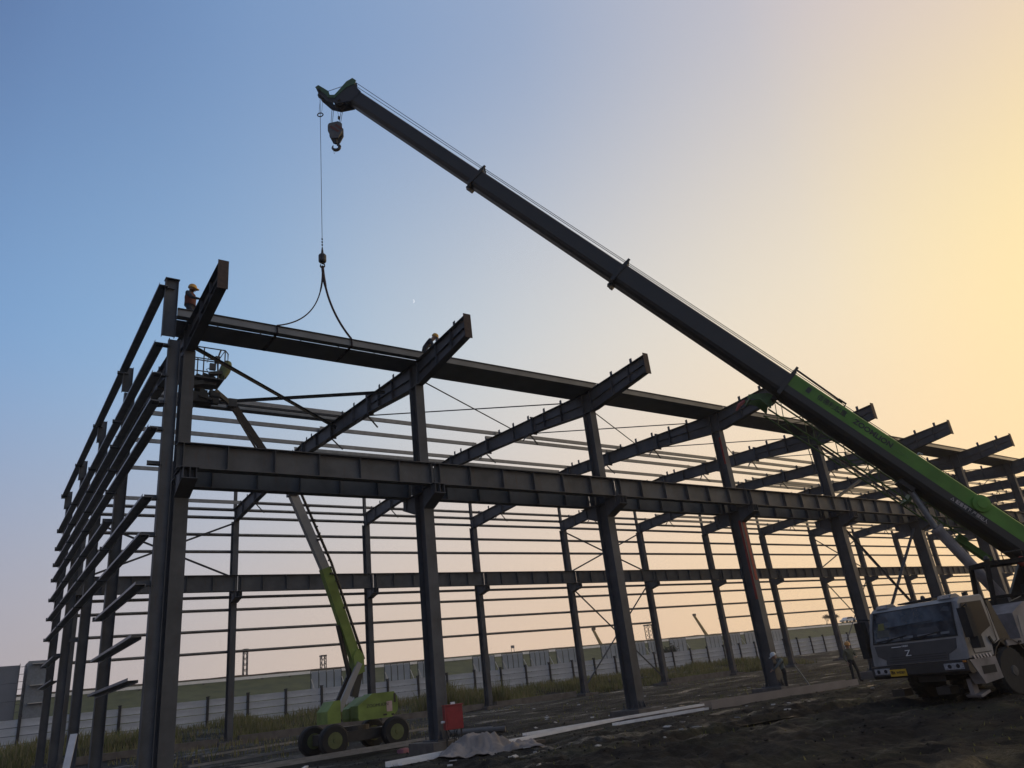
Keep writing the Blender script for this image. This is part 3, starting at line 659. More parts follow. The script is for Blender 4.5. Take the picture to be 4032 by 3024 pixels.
def collar(t, w_, u0, u1, m=BOOMD):
    c = MB(); g = .045
    bext(c, [(-w_ / 2 - g, u0 - g), (w_ / 2 + g, u0 - g), (w_ / 2 + g, u1 + g), (-w_ / 2 - g, u1 + g)], t - .06, t + .06)
    for s_ in (-w_ / 2 - g, w_ / 2 + g - .05): bext(c, [(s_, u1 + g - .01), (s_ + .05, u1 + g - .01), (s_ + .05, u1 + .19), (s_, u1 + .19)], t - .03, t + .05)
    bext(c, [(-.09, u0 - g - .10), (.09, u0 - g - .10), (.09, u0 - g + .01), (-.09, u0 - g + .01)], t - .05, t + .08)
    c.tube([bw(t, u1 + .14, -w_ / 2), bw(t, u1 + .14, w_ / 2)], .03, 8)
    return CR(c, "boom_collar", m)
collar(8.05, W0, U0, U1); collar(14.28, .60, -.475, .25); collar(20.55, .53, -.43, .215)
# boom head with nose sheave
HP_ = [(26.6, .17), (27.03, .26), (27.12, .40), (27.30, .40), (27.36, .16), (27.30, -.34), (27.28, -.58), (27.44, -.70), (27.62, -.60), (28.13, -.62), (28.15, -.74), (27.93, -.84), (27.3, -.90), (26.93, -.76), (26.6, -.36)]
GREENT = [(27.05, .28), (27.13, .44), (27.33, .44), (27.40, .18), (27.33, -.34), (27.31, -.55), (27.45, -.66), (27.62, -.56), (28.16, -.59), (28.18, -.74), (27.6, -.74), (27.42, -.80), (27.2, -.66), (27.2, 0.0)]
hd = MB()
for s_ in (-.24, .22):
    v = [bw(t, u, s_) for t, u in HP_] + [bw(t, u, s_ + .02) for t, u in HP_]; n_ = len(HP_)
    hd.add(v, [(i, (i + 1) % n_, n_ + (i + 1) % n_, n_ + i) for i in range(n_)] + [tuple(range(n_))[::-1], tuple(range(n_, 2 * n_))])
hd.tube([bw(27.0, -.62, -.3), bw(27.0, -.62, .3)], .05, 8).tube([bw(27.95, -.74, -.3), bw(27.95, -.74, .3)], .05, 8)
hdo = CR(hd, "boom_head", BOOMD)
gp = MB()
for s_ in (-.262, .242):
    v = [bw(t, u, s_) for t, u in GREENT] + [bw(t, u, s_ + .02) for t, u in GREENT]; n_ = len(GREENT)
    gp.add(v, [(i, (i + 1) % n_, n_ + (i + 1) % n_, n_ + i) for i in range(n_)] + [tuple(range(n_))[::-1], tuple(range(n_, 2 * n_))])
CR(gp, "head_side_plate", mat("head_shaded_green", (.055, .115, .045), .5, 0, .4, 6), hdo)  # same green as the boom, with the head's shade put into the colour
axs = (TI.to_3x3() @ BS).to_tuple()
for t, u, s_, r_ in ((27.02, -.62, -.13, .2), (27.02, -.62, .0, .2), (27.02, -.62, .13, .2), (27.93, -.72, .0, .17), (27.25, .33, .0, .14)):
    CR(MB().lathe([(r_ * .3, -.03), (r_, -.03), (r_ - .03, 0), (r_, .03), (r_ * .3, .03)], bw(t, u, s_), axs, 20), "sheave", DARK, hdo)
# hoist ropes along the boom and down to the hooks
hoist = MB()
hoist.tube([bw(-.6, .42, -.06), bw(8.05, .46, -.06), bw(14.28, .44, -.06), bw(20.55, .42, -.06), bw(27.25, .47, -.04)], .011, 5)
hoist.tube([bw(-.6, .42, .06), bw(8.05, .47, .06), bw(27.25, .40, .06)], .011, 5)
hoist.tube([bw(27.3, .46, -.04), bw(27.93, -.55, 0)], .011, 5)
NOSE = BB + BA * 27.84 + BU * -.92        # where the single hoist line leaves the nose sheave
HEADP = BB + BA * 26.98 + BU * -.80
hoist.tube([TI @ NOSE, TI @ Vector((NOSE.x, NOSE.y, 15.75))], .010, 5)
BLK = Vector((HEADP.x - .08, HEADP.y + .06, 21.18))
for dx, dz in ((-.14, 0), (-.10, 0), (.10, 0), (.14, 0)):
    hoist.tube([TI @ (HEADP + Vector((dx * 1.2, -dx, 0)) + Vector((0, 0, .05))), TI @ (BLK + Vector((dx, -dx * .8, .0)))], .010, 5)
CR(hoist, "hoist_rope", ROPE)
lim = MB(); c0 = Vector((NOSE.x, NOSE.y, NOSE.z - .75)); 
ring = [TI @ (c0 + Vector((.85 * math.cos(a) * .1, -.6 * math.cos(a) * .1, math.sin(a) * .085))) for a in [2 * math.pi * i / 16 for i in range(17)]]
lim.tube(ring, .022, 6).tube([ring[4] + Vector((-.05, 0, 0)), TI @ (NOSE + Vector((.02, 0, .1)))], .006, 4).tube([ring[4] + Vector((.05, 0, 0)), TI @ (NOSE + Vector((.1, -.05, .1)))], .006, 4)
c1 = HEADP + Vector((.08, .1, -.36))
lim.lathe([(.03, -.07), (.045, -.05), (.045, .05), (.03, .07)], TI @ c1, (0, 0, 1), 8).tube([TI @ c1, TI @ (HEADP + Vector((.02, .1, .0)))], .006, 4)
CR(lim, "limit_switch_weight", DARK)
# guide rail with rope guard on top of the base section
CR(MB().tube([bw(8.05, .47, -.22), bw(6.45, .41, -.22)], .03, 6).tube([bw(6.6, .40, -.28), bw(6.35, .40, -.28), bw(6.35, .30, -.28)], .03, 6), "guide_rail", DARK, bs)
CR(MB().tube([bw(4.0, U1, -.2), bw(4.0, U1 + .12, -.2), bw(3.9, U1 + .14, -.2)], .03, 6), "rope_guide", GREYP, bs)
# lettering on the side that faces the camera
tx, ty = (TI.to_3x3() @ -BA), (TI.to_3x3() @ BU)
place_text("lettering", "佰德利起重", .20, BOOMD, bs, bw(6.64, .06, -W0 / 2 - .004), tx, ty, .95, bold=.002)
place_text("lettering", "ZOOMLION", .215, BOOMD, bs, bw(5.3, .05, -W0 / 2 - .004), tx, ty, 1.05, bold=.007)
place_text("lettering", "ZTC251V", .12, mat("faded_print", (.10, .22, .05), .5), bs, bw(4.42, .02, -W0 / 2 - .004), tx, ty, 1.1)
place_text("lettering", "△ 起重臂下 严禁站人", .125, STRIPE, bs, bw(2.2, -.27, -W0 / 2 - .004), tx, ty, .9)
CR(bext(MB(), [(-W0 / 2 - .006, -.02), (-W0 / 2 + .01, -.02), (-W0 / 2 + .01, .16), (-W0 / 2 - .006, .16)], 7.35, 7.48), "grease_mark", DARK, bs)
# luffing cylinder
P0, P1, P2 = bw(3.75, -.52), bw(2.55, -1.1), bw(.15, -1.72)
CR(MB().tube([P0, P1], .085, 14), "luffing_rod", GALV); CR(MB().tube([P1, P2], .15, 14).tube([P1, P1 + (P2 - P1).normalized() * .1], .18, 14), "luffing_cylinder", SIDEG)
CR(bext(MB(), [(-.16, -.66), (.16, -.66), (.16, -.42), (-.16, -.42)], 3.55, 4.0), "cylinder_bracket", BOOMD)
# lattice jib stowed along the boom
jb = MB(); NJ = 12
def jq(i, a, b):
    t = 8.0 - i * (6.3 / NJ); k = .30 - .07 * i / NJ
    return bw(t, -.66 + b * k + .02 * i / NJ * 6, .40 + a * k)
for a in (-1, 1):
    for b in (-1, 1): jb.tube([jq(0, a, b), jq(NJ, a, b)], .026, 6)
for i in range(NJ):
    for (a0, b0), (a1, b1) in (((-1, -1), (-1, 1)), ((1, -1), (1, 1)), ((-1, -1), (1, -1)), ((-1, 1), (1, 1))):
        p_, q_ = (jq(i, a0, b0), jq(i + 1, a1, b1)) if i % 2 else (jq(i, a1, b1), jq(i + 1, a0, b0)); jb.tube([p_, q_], .013, 5)
    if i % 3 == 0: jb.tube([jq(i, -1, -1), jq(i, -1, 1)], .013, 5)
jo = CR(jb, "lattice_jib", mat("jib_green", (.075, .14, .04), .5))
jh = MB()
for s_ in (.12, .66):
    v = [(8.0, -.46), (8.3, -.52), (8.72, -.92), (8.68, -1.04), (8.35, -.84), (7.95, -.88), (8.05, -.68)]
    jh.add([bw(t, u, s_) for t, u in v] + [bw(t, u, s_ + .025) for t, u in v], [(i, (i + 1) % 7, 7 + (i + 1) % 7, 7 + i) for i in range(7)] + [tuple(range(7))[::-1], tuple(range(7, 14))])
jh.tube([bw(8.0, -.5, .1), bw(8.0, -.5, .7)], .04, 8).tube([bw(8.6, -1.0, .1), bw(8.6, -1.0, .7)], .04, 8)
CR(jh, "jib_foot", mat("jib_green_paint", (.07, .14, .035), .5, 0, .4, 4), jo)
CR(bext(bext(MB(), [(.1, -.86), (.62, -.86), (.62, -.5), (.1, -.5)], 3.42, 3.5), [(.2, -.6), (.3, -.6), (.3, -.4), (.2, -.4)], 3.3, 3.6), "jib_bracket", mat("bracket_green", (.07, .13, .04), .6), jo)
CR(bext(MB(), [(.3, -.9), (.5, -.9), (.46, -.72), (.34, -.72)], .9, 1.9), "jib_tip", mat("jib_tip_green", (.09, .19, .04), .6), jo)
CR(MB().tube([bw(8.7, -1.1, .3), bw(8.75, -1.3, .3), bw(8.72, -1.5, .32)], [.05, .07, .03], 6), "warning_ribbon", mat("pink_cloth", (.35, .10, .09), .8), jo)

# ------------------------------------------------------------------ hook block and ball hook with slings
def hook_curve(c, r_, ax, n=14): return [Vector(c) + Vector((ax[0] * r_ * math.sin(a), ax[1] * r_ * math.sin(a), r_ * math.cos(a))) for a in [R(20 + i * 290 / n) for i in range(n + 1)]]
blk = empty("hook_block", (BLK.x, BLK.y, 20.21), label="grey pulley hook block with striped side hanging under the boom tip", cat="hook block")
ax2 = (.83, -.56)
hb = MB()
prof = [(-.22, .95), (.12, 1.02), (.26, .9), (.26, .55), (.12, .25), (-.12, .25), (-.26, .6), (-.26, .85)]
for s_, in ((-.16,), (.12,)):
    n_ = len(prof); nv = (.56, .83)
    v = [(ax2[0] * a + nv[0] * s_, ax2[1] * a + nv[1] * s_, z) for a, z in prof] + [(ax2[0] * a + nv[0] * (s_ + .05), ax2[1] * a + nv[1] * (s_ + .05), z) for a, z in prof]
    hb.add(v, [(i, (i + 1) % n_, n_ + (i + 1) % n_, n_ + i) for i in range(n_)] + [tuple(range(n_))[::-1], tuple(range(n_, 2 * n_))])
hb.obj("cheek_plate", mat("block_grey", (.085, .088, .09), .6, 0, .3, 8), blk)
st = MB()
for a0, z0_, a1, z1_ in ((-.2, .78, .1, .5), (-.02, .84, .2, .62)):
    nv = (.56, .83); d = -.165
    st.add([(ax2[0] * a + nv[0] * d, ax2[1] * a + nv[1] * d, z) for a, z in ((a0, z0_), (a0 + .08, z0_ + .05), (a1 + .08, z1_ + .05), (a1, z1_))] + [(ax2[0] * a + nv[0] * (d - .005), ax2[1] * a + nv[1] * (d - .005), z) for a, z in ((a0, z0_), (a0 + .08, z0_ + .05), (a1 + .08, z1_ + .05), (a1, z1_))], [(0, 1, 2, 3), (7, 6, 5, 4), (0, 1, 5, 4), (1, 2, 6, 5), (2, 3, 7, 6), (3, 0, 4, 7)])
st.obj("warning_stripe", mat("faded_red", (.12, .035, .03), .7), blk)
MB().lathe([(.06, -.1), (.24, -.1), (.21, -.05), (.24, 0), (.21, .05), (.24, .1), (.06, .1)], (0, 0, .68), (.56, .83, 0), 18).obj("pulley", DARK, blk)
MB().tube([(0, 0, .3), (0, 0, .12)], .06, 8).tube(hook_curve((0, 0, -.05), .13, ax2), [.05] + [.06] * 9 + [.05, .045, .04, .03, .015], 8).tube([(-.06, .04, -.2), (-.1, .06, -.28), (-.06, .04, -.33), (-.02, .02, -.27), (-.06, .04, -.2)], .012, 5).obj("hook", DARK, blk)
ball = empty("ball_hook", (NOSE.x, NOSE.y, 15.3), label="small black ball hook holding two slack lifting slings", cat="hook")
MB().lathe([(.03, .0), (.11, .02), (.135, .06), (.135, .28), (.11, .32), (.05, .34), (.035, .5), (.02, .62)], (0, 0, 0), (0, 0, 1), 14).obj("weight", DARK, ball)
MB().tube([(0, 0, .02), (0, 0, -.05)], .03, 8).tube(hook_curve((0, 0, -.12), .075, ax2), .024, 6).obj("hook", DARK, ball)
clips = MB()
for z in (.72, .84, .96): clips.box((0, 0, z), (.05, .03, .04))
clips.obj("rope_clip", DARK, ball)
SLING = mat("webbing_sling", (.05, .03, .028), .85, 0, .3, 20)
def sling(p, q, sag, wd, side=None):
    m = MB(); p, q = Vector(p), Vector(q); n_ = 18; pts = []
    for i in range(n_ + 1):
        t = i / n_; c = p.lerp(q, t); c += sag * (4 * t * (1 - t)); pts.append(c)
    m.tube(pts, [wd * (.5 if i < 5 else .36) for i in range(n_ + 1)], 6)
    return m
S0 = Vector((NOSE.x, NOSE.y, 15.16))
for (e, sag, nm) in ((Vector((2.9, -.56, 12.36)), Vector((.40, .0, -.42)), "red brown webbing sling curving from the ball hook to the worker end of the gutter"), (Vector((5.36, -.57, 12.36)), Vector((-.20, 0, -.14)), "dark webbing sling curving from the ball hook to the middle of the gutter")):
    m = sling(S0, e, sag, .062 if e.x < 4 else .10)
    m.bar(e + Vector((0, -.02, 0)), e + Vector((.02, -.02, -.26)), .085, .008, up=(1, 0, 0)); m.bar(e + Vector((.02, -.02, -.26)), e + Vector((.03, 1.36, -.265)), .085, .008)
    m.obj("lifting_sling", SLING, label=nm, cat="sling")
# ------------------------------------------------------------------ articulated boom lift inside the first bay
LX, LY = 8.0, 6.1; LZ = gz(LX, LY)
lift = empty("boom_lift", (LX, LY, LZ), label="yellow green articulated boom lift working inside the first bay, basket raised behind the corner column", cat="boom lift")
def LF(mb, name, m, parent=None, smooth=False): return mb.obj(name, m, parent or lift, smooth=smooth)
def lw(x, y, z): return Vector((x - LX, y - LY, z - LZ))
LF(MB().box((0, 0, .52), (2.6, 1.1, .34)).box((-1.0, 0, .5), (.3, 1.9, .2)).box((1.0, 0, .5), (.3, 1.9, .2)), "chassis", DARK)
m_lt = MB().lathe([(.2, -.16), (.44, -.17), (.5, -.11), (.5, .11), (.44, .17), (.2, .16)], (0, 0, 0), (0, 1, 0), 22).mesh("tyre", BLACK, True)
m_lr = MB().lathe([(.26, -.17), (.2, -.12), (.08, -.12), (.07, -.2), (0, -.2)], (0, 0, 0), (0, 1, 0), 16).mesh("rim", mat("lift_rim", (.12, .14, .05), .6), True)
for x in (-1.15, 1.15):
    for y in (-.95, .95):
        wh = ob("wheel", m_lt, lift, (x, y, .49)); ob("rim", m_lr, wh)
LF(MB().lathe([(.55, .68), (.55, .84)], (0, 0, 0), (0, 0, 1), 20), "slew_ring", DARK)
def hood(x0, x1, y0, y1, z0, z1):
    m = MB(); c = .16
    return m.prism([(x0, z0 + .1), (x0 + .04, z0), (x1 - .25, z0), (x1, z0 + .2), (x1, z1 - .18), (x1 - .14, z1), (x0 + .55, z1), (x0, z1 - .35)], 'Y', y0, y1)
hr = LF(hood(-.12, 1.42, -.72, -.05, .98, 1.82), "engine_hood", LIMEY)
place_text("lettering", "ZOOMLION", .15, DARK, hr, (.62, -.727, 1.42), (1, 0, 0), (0, 0, 1), 1.05)
LF(MB().box((1.08, -.724, 1.34), (.22, .01, .34)), "decal_sheet", mat("decal", (.55, .4, .38), .5), hr)
LF(MB().box((1.3, -.724, 1.6), (.08, .012, .3)).box((.9, -.724, 1.08), (.14, .012, .06)).box((1.2, -.724, 1.06), (.1, .012, .06)), "hood_latch", DARK, hr)
LF(hood(-.12, 1.36, .1, .7, .98, 1.75), "counterweight", LIMEY)
LF(MB().prism([(-1.2, 1.0), (-.72, 1.0), (-.72, 1.72), (-.95, 1.72), (-1.2, 1.4)], 'Y', -.6, .4), "battery_box", LIMEY)
# boom chain
K0, K1, K2, K3, K4 = lw(7.45, 6.0, 1.1), lw(8.15, 6.0, 2.62), lw(6.85, 5.75, 6.1), lw(5.5, 5.4, 8.75), lw(3.0, 4.6, 11.7)
for dy in (-.24, .20):
    d_ = Vector((0, dy, 0)); LF(MB().bar(K0 + d_ + Vector((-.12, 0, 0)), K1 + d_, .12, .2, up=(1, 0, .4)), "riser_arm", GREYP if dy < 0 else DARK)
LF(MB().bar(lw(8.0, 6.0, 1.5), lw(8.25, 6.0, 2.4), .2, .25, up=(1, 0, 0)), "upright", DARK)
LF(MB().prism([(8.02 - LX, 2.2 - LZ), (8.35 - LX, 2.3 - LZ), (8.32 - LX, 2.9 - LZ), (8.1 - LX, 3.15 - LZ), (7.92 - LX, 2.85 - LZ)], 'Y', -.34, .14), "knuckle", LIMEY)
dr = (K2 - K1).normalized()
LF(MB().bar(K1, K1.lerp(K2, .98), .30, .36, up=(1, 0, .5)), "boom_outer", LIMEY)
LF(MB().bar(K1.lerp(K2, .95), K3, .24, .30, up=(1, 0, .5)), "boom_middle", GREYP)
LF(MB().bar(K3, K4, .17, .22, up=(1, 0, .5)).box(K3, (.32, .32, .3)), "boom_inner", DARK)
hs = MB(); off = Vector((.24, -.1, .12))
hs.tube([K1 + off, K2 + off, K3 + off], .05, 6)
for t in (.1, .3, .5, .7): hs.box(K1.lerp(K3, t) + off, (.1, .12, .06))
for i, t in enumerate([.45 + .04 * j for j in range(12)]): hs.box(K1.lerp(K3, t) + off * 1.35, (.09, .09, .05))
LF(hs, "hose_carrier", DARK)
LF(MB().bar(K1 + Vector((-.28, 0, -.5)), K1.lerp(K2, .42) + Vector((-.2, 0, -.1)), .12, .12), "lift_cylinder", DARK)
K5 = lw(2.35, 4.35, 12.0)
LF(MB().bar(K4 + Vector((.05, 0, -.1)), K5, .12, .16).bar(K4 + Vector((.2, 0, -.5)), K4 + Vector((1.05, .2, -1.7)), .05, .05).box(K4, (.3, .26, .3)), "jib_link", DARK)
# basket
bx0, bx1, by0, by1, bz = 1.05, 2.45, 3.6, 4.5, 12.15
bk = MB()
def bt(*pts): bk.tube([lw(*q) for q in pts], .022, 6)
for z in (bz + 1.12, bz + .62):
    bt((bx0, by0, z), (bx1, by0, z), (bx1, by1, z), (bx0, by1, z), (bx0, by0, z))
for x, y in ((bx0, by0), (bx1, by0), (bx1, by1), (bx0, by1), (1.75, by0), (1.75, by1)): bt((x, y, bz), (x, y, bz + 1.12))
bt((bx1, by0, bz + 1.12), (bx1 + .1, by0, bz + 1.0), (bx1 + .1, by0, bz + .4))
bko = LF(bk, "basket", DARK)
LF(MB().box(lw((bx0 + bx1) / 2, (by0 + by1) / 2, bz), (bx1 - bx0, by1 - by0, .05)).box(lw(1.75, 4.05, bz - .1), (1.0, .5, .12)), "basket_floor", DARK, bko)
bg_ = MB(); random.seed(3)
for i in range(26):
    x, z = random.uniform(bx0, bx1 - .1), random.uniform(bz - .95, bz + .2); bg_.box(lw(x, random.uniform(3.55, 4.2), z), (random.uniform(.12, .5), .2, random.uniform(.04, .2)), Matrix.Rotation(random.uniform(-.3, .3), 3, 'Y'))
bg_.box(lw(1.5, 3.7, bz - .75), (.9, .3, .35))
LF(bg_, "hanging_tools", mat("tool_bags", (.05, .05, .045), .8), bko)
LF(MB().box(lw(2.2, 3.62, bz + .72), (.16, .14, .24)).box(lw(2.05, 3.6, bz + .42), (.2, .1, .24)).tube([lw(1.95, 3.6, bz + .9), lw(1.85, 3.58, bz + .55)], .012, 5).tube([lw(2.0, 3.6, bz), lw(1.85, 3.6, bz + .3), lw(2.05, 3.6, bz + .42)], .016, 5).tube([lw(2.25, 3.6, bz), lw(2.2, 3.6, bz + .75), lw(2.3, 3.6, bz + 1.1)], .03, 6), "control_console", DARK, bko)
LF(MB().lathe([(.02, -.4), (.14, -.3), (.19, -.05), (.19, .2), (.12, .36), (.02, .4)], lw(2.5, 3.75, bz + .42), (.32, .1, 1), 12), "padded_cover", mat("olive_cover", (.14, .17, .07), .8, 0, .4, 5), bko, True)

# ------------------------------------------------------------------ people
SKIN = mat("skin", (.30, .18, .12), .55, 0, .15, 20)
def person(name, loc, face, J, cols, label, shade=None):
    """J: joints as (forward, left, up) in metres from the feet; one continuous skinned body"""
    root = empty(name, loc, label=label, cat="person")
    fx_, fy_ = math.sin(face), math.cos(face)          # face: azimuth from +Y towards +X
    def P(q): return Vector((q[0] * fx_ - q[1] * fy_, q[0] * fy_ + q[1] * fx_, q[2]))
    order = ["pelvis", "spine", "chest", "neck", "head", "crown", "shL", "elL", "wrL", "haL", "shR", "elR", "wrR", "haR", "hipL", "knL", "anL", "toL", "hipR", "knR", "anR", "toR"]
    rad = dict(pelvis=(.15, .12), spine=(.14, .11), chest=(.17, .12), neck=(.058, .058), head=(.085, .10), crown=(.07, .085), shL=(.075, .075), shR=(.075, .075), elL=(.05, .05), elR=(.05, .05), wrL=(.036, .036), wrR=(.036, .036), haL=(.04, .028), haR=(.04, .028), hipL=(.095, .095), hipR=(.095, .095), knL=(.065, .065), knR=(.065, .065), anL=(.05, .05), anR=(.05, .05), toL=(.042, .036), toR=(.042, .036))
    ed = [("pelvis", "spine"), ("spine", "chest"), ("chest", "neck"), ("neck", "head"), ("head", "crown"), ("chest", "shL"), ("shL", "elL"), ("elL", "wrL"), ("wrL", "haL"), ("chest", "shR"), ("shR", "elR"), ("elR", "wrR"), ("wrR", "haR"), ("pelvis", "hipL"), ("hipL", "knL"), ("knL", "anL"), ("anL", "toL"), ("pelvis", "hipR"), ("hipR", "knR"), ("knR", "anR"), ("anR", "toR")]
    V = {k: P(J[k]) for k in order}; ix = {k: i for i, k in enumerate(order)}
    me = bpy.data.meshes.new("skeleton"); me.from_pydata([V[k] for k in order], [(ix[a], ix[b]) for a, b in ed], [])
    o = bpy.data.objects.new("skeleton", me); COL.objects.link(o)
    md = o.modifiers.new("s", 'SKIN'); 
    for k in order: me.skin_vertices[0].data[ix[k]].radius = rad[k]
    for sv in me.skin_vertices[0].data: sv.use_root = False
    me.skin_vertices[0].data[0].use_root = True
    ss = o.modifiers.new("d", 'SUBSURF'); ss.levels = 2
    dg = bpy.context.evaluated_depsgraph_get(); bm_ = bpy.data.meshes.new_from_object(o.evaluated_get(dg)); bpy.data.objects.remove(o)
    vs = [v.co.copy() for v in bm_.vertices]; fs = [tuple(p.vertices) for p in bm_.polygons]
    b = MB(); b.add(vs, fs)
    # face and hands in the same mesh
    hd = V["head"]; fw_ = Vector((fx_, fy_, 0)); hdir = P(J.get("look", (1, 0, -.1))).normalized(); sd_ = hdir.cross(Vector((0, 0, 1))).normalized()
    upv = sd_.cross(hdir)
    b.lathe([(.022, 0), (.014, .035), (.003, .05)], hd + hdir * .085 - upv * .015, (hdir - upv * .5).to_tuple(), 6)
    for s_ in (-1, 1):
        b.lathe([(.012, -.01), (.03, 0), (.012, .012)], hd + sd_ * s_ * .085 + upv * .0, (sd_ * s_).to_tuple(), 6)
        b.lathe([(.012, 0), (.002, .008)], hd + hdir * .09 + sd_ * s_ * .035 + upv * .02, hdir.to_tuple(), 6)
    b.bar(hd + hdir * .088 - upv * .065 - sd_ * .025, hd + hdir * .088 - upv * .065 + sd_ * .025, .012, .01)
    for s_, w_, e_ in (("haL", "wrL", 1), ("haR", "wrR", -1)):
        d_ = (V[s_] - V[w_]).normalized(); q_ = d_.cross(Vector((0, 0, 1))); q_ = q_.normalized() if q_.length > .1 else Vector((1, 0, 0)); dn = q_.cross(d_)
        for i, (o_, l_) in enumerate(((-.03, .062), (-.01, .075), (.01, .07), (.03, .055))):
            p0 = V[s_] + q_ * o_ + d_ * .01; p1 = p0 + d_ * l_ * .6 - dn * .008; p2 = p1 + d_ * l_ * .4 - dn * .028
            b.tube([p0, p1, p2], [.0095, .009, .007], 5)
        p0 = V[w_].lerp(V[s_], .55) + q_ * .032 * e_; b.tube([p0, p0 + q_ * .035 * e_ + d_ * .025, p0 + q_ * .04 * e_ + d_ * .06], [.011, .010, .008], 5)
    me2 = b.mesh("body", [SKIN, cols[0], cols[1], cols[2]], True, False)
    segs = [("pelvis", "spine", 1), ("spine", "chest", 1), ("chest", "neck", 1), ("neck", "crown", 0), ("chest", "shL", 1), ("chest", "shR", 1), ("shL", "elL", 1), ("shR", "elR", 1), ("elL", "wrL", 1), ("elR", "wrR", 1), ("wrL", "haL", 0), ("wrR", "haR", 0), ("pelvis", "hipL", 2), ("pelvis", "hipR", 2), ("hipL", "knL", 2), ("hipR", "knR", 2), ("knL", "anL", 2), ("knR", "anR", 2), ("anL", "toL", 3), ("anR", "toR", 3)]
    def dseg(p, a, b_):
        ab = b_ - a; t = max(0, min(1, (p - a).dot(ab) / max(ab.length_squared, 1e-6))); return (p - a - ab * t).length
    for pg in me2.polygons:
        c = pg.center; best = min(segs, key=lambda s_: dseg(c, V[s_[0]], V[s_[1]])); k = best[2]
        if best[0] == "neck" and (c - V["neck"]).length < .05: k = 1
        pg.material_index = k
    ob("body", me2, root)
    # helmet sits on the head
    cr = hd + upv * .055
    hm = MB().lathe([(.128, -.01), (.13, .03), (.118, .075), (.085, .115), (.04, .132), (.0, .135)], cr, upv.to_tuple(), 18)
    hm.tube([cr + sd_ * .1 + hdir * .08 + upv * .0, cr + hdir * .19 - upv * .012, cr - sd_ * .1 + hdir * .08], [.02, .028, .02], 6)
    hm.tube([cr + hdir * .1 + upv * .09, cr + upv * .138, cr - hdir * .1 + upv * .09], .012, 6)
    hm.obj("helmet", cols[3], root, smooth=True)
    return root, V, P
def std(h=1.62, **kw):
    s = h / 1.7
    J = dict(pelvis=(0, 0, .93), spine=(0, 0, 1.1), chest=(.01, 0, 1.32), neck=(.01, 0, 1.46), head=(.03, 0, 1.575), crown=(.03, 0, 1.64), shL=(0, .19, 1.38), elL=(-.02, .25, 1.12), wrL=(.08, .26, .9), haL=(.11, .26, .82), shR=(0, -.19, 1.38), elR=(-.02, -.25, 1.12), wrR=(.08, -.26, .9), haR=(.11, -.26, .82), hipL=(0, .09, .88), knL=(.03, .11, .5), anL=(0, .12, .09), toL=(.16, .14, .04), hipR=(0, -.09, .88), knR=(.03, -.11, .5), anR=(0, -.12, .09), toR=(.16, -.14, .04))
    J.update(kw); return {k: (tuple(v * s for v in q)) for k, q in J.items()}
HY = mat("yellow_helmet", (.62, .33, .04), .35); HO = mat("orange_helmet", (.62, .30, .08), .35); HWt = mat("white_helmet", (.7, .7, .68), .35)
CLO = lambda n, c: mat(n, c, .85, 0, .4, 9, .3)
CD, CB, CO, CG, CT, BT_ = CLO("dark_jacket", (.03, .032, .04)), CLO("navy_trousers", (.028, .032, .05)), CLO("olive_jacket", (.14, .135, .085)), CLO("grey_shirt", (.13, .15, .14)), CLO("black_trousers", (.02, .02, .022)), CLO("boots", (.02, .017, .015))
# at the corner, one hand on the parapet post, the other on the rafter
def crouch(J, d):
    return {k: ((q[0] + (.16 if k[:2] == "kn" else 0), q[1], q[2] - (0 if k[:2] in ("an", "to") or k == "look" else d * .5 if k[:2] == "kn" else d)) ) for k, q in J.items()}
r1, V1, P1_ = person("person", (.48, .12, 12.13), R(128), crouch(std(1.6, elL=(-.1, .36, 1.18), shL=(.02, .19, 1.37), wrL=(-.02, .56, 1.16), haL=(.03, .63, 1.17), elR=(.2, -.28, 1.12), wrR=(.42, -.24, 1.05), haR=(.5, -.22, 1.07), look=(1, .25, -.28), spine=(.0, 0, 1.1)), .19), (CD, CB, BT_, HY), "worker in yellow helmet and orange vest standing at the frame corner")
vm = MB(); VEST = mat("orange_vest", (.13, .038, .026), .85, 0, .35, 8)
rows = []
for z, a, b_ in ((.98, .195, .155), (1.12, .19, .15), (1.28, .205, .155), (1.38, .19, .13), (1.44, .10, .09)):
    s = 1.6 / 1.7; rows.append([P1_((b_ * math.cos(t) * 1.02 + .005, a * math.sin(t), z * s - .19)) for t in [2 * math.pi * i / 20 for i in range(20)]])
vm.add([q for r_ in rows for q in r_], [(i * 20 + k, i * 20 + (k + 1) % 20, (i + 1) * 20 + (k + 1) % 20, (i + 1) * 20 + k) for i in range(4) for k in range(20)])
vm.obj("vest", VEST, r1, smooth=True)
# stooping over the gutter joint behind the second rafter
person("person", (8.55, .25, 12.12), R(118), crouch(std(1.66, spine=(.08, 0, 1.1), chest=(.24, 0, 1.28), neck=(.34, 0, 1.38), head=(.43, 0, 1.46), crown=(.45, 0, 1.52), shL=(.25, .19, 1.3), shR=(.25, -.19, 1.3), elL=(.34, .24, 1.04), wrL=(.46, .14, .88), haL=(.5, .1, .82), elR=(.36, -.24, 1.04), wrR=(.5, -.14, .9), haR=(.56, -.1, .86), look=(.8, 0, -.55)), .2), (CD, CT, BT_, HY), "worker in yellow helmet and dark jacket stooping behind the second rafter")
person("person", (28.75, -.75, gz(28.75, -.75)), R(205), std(1.66, elL=(.08, .27, 1.12), wrL=(.28, .12, 1.06), haL=(.33, .06, 1.08), elR=(-.06, -.27, 1.1), anL=(.02, .2, .09), toL=(.16, .26, .04), knL=(.05, .17, .5), look=(1, -.2, -.1)), (CO, CT, BT_, HO), "worker in orange helmet and olive jacket standing near the crane cab")
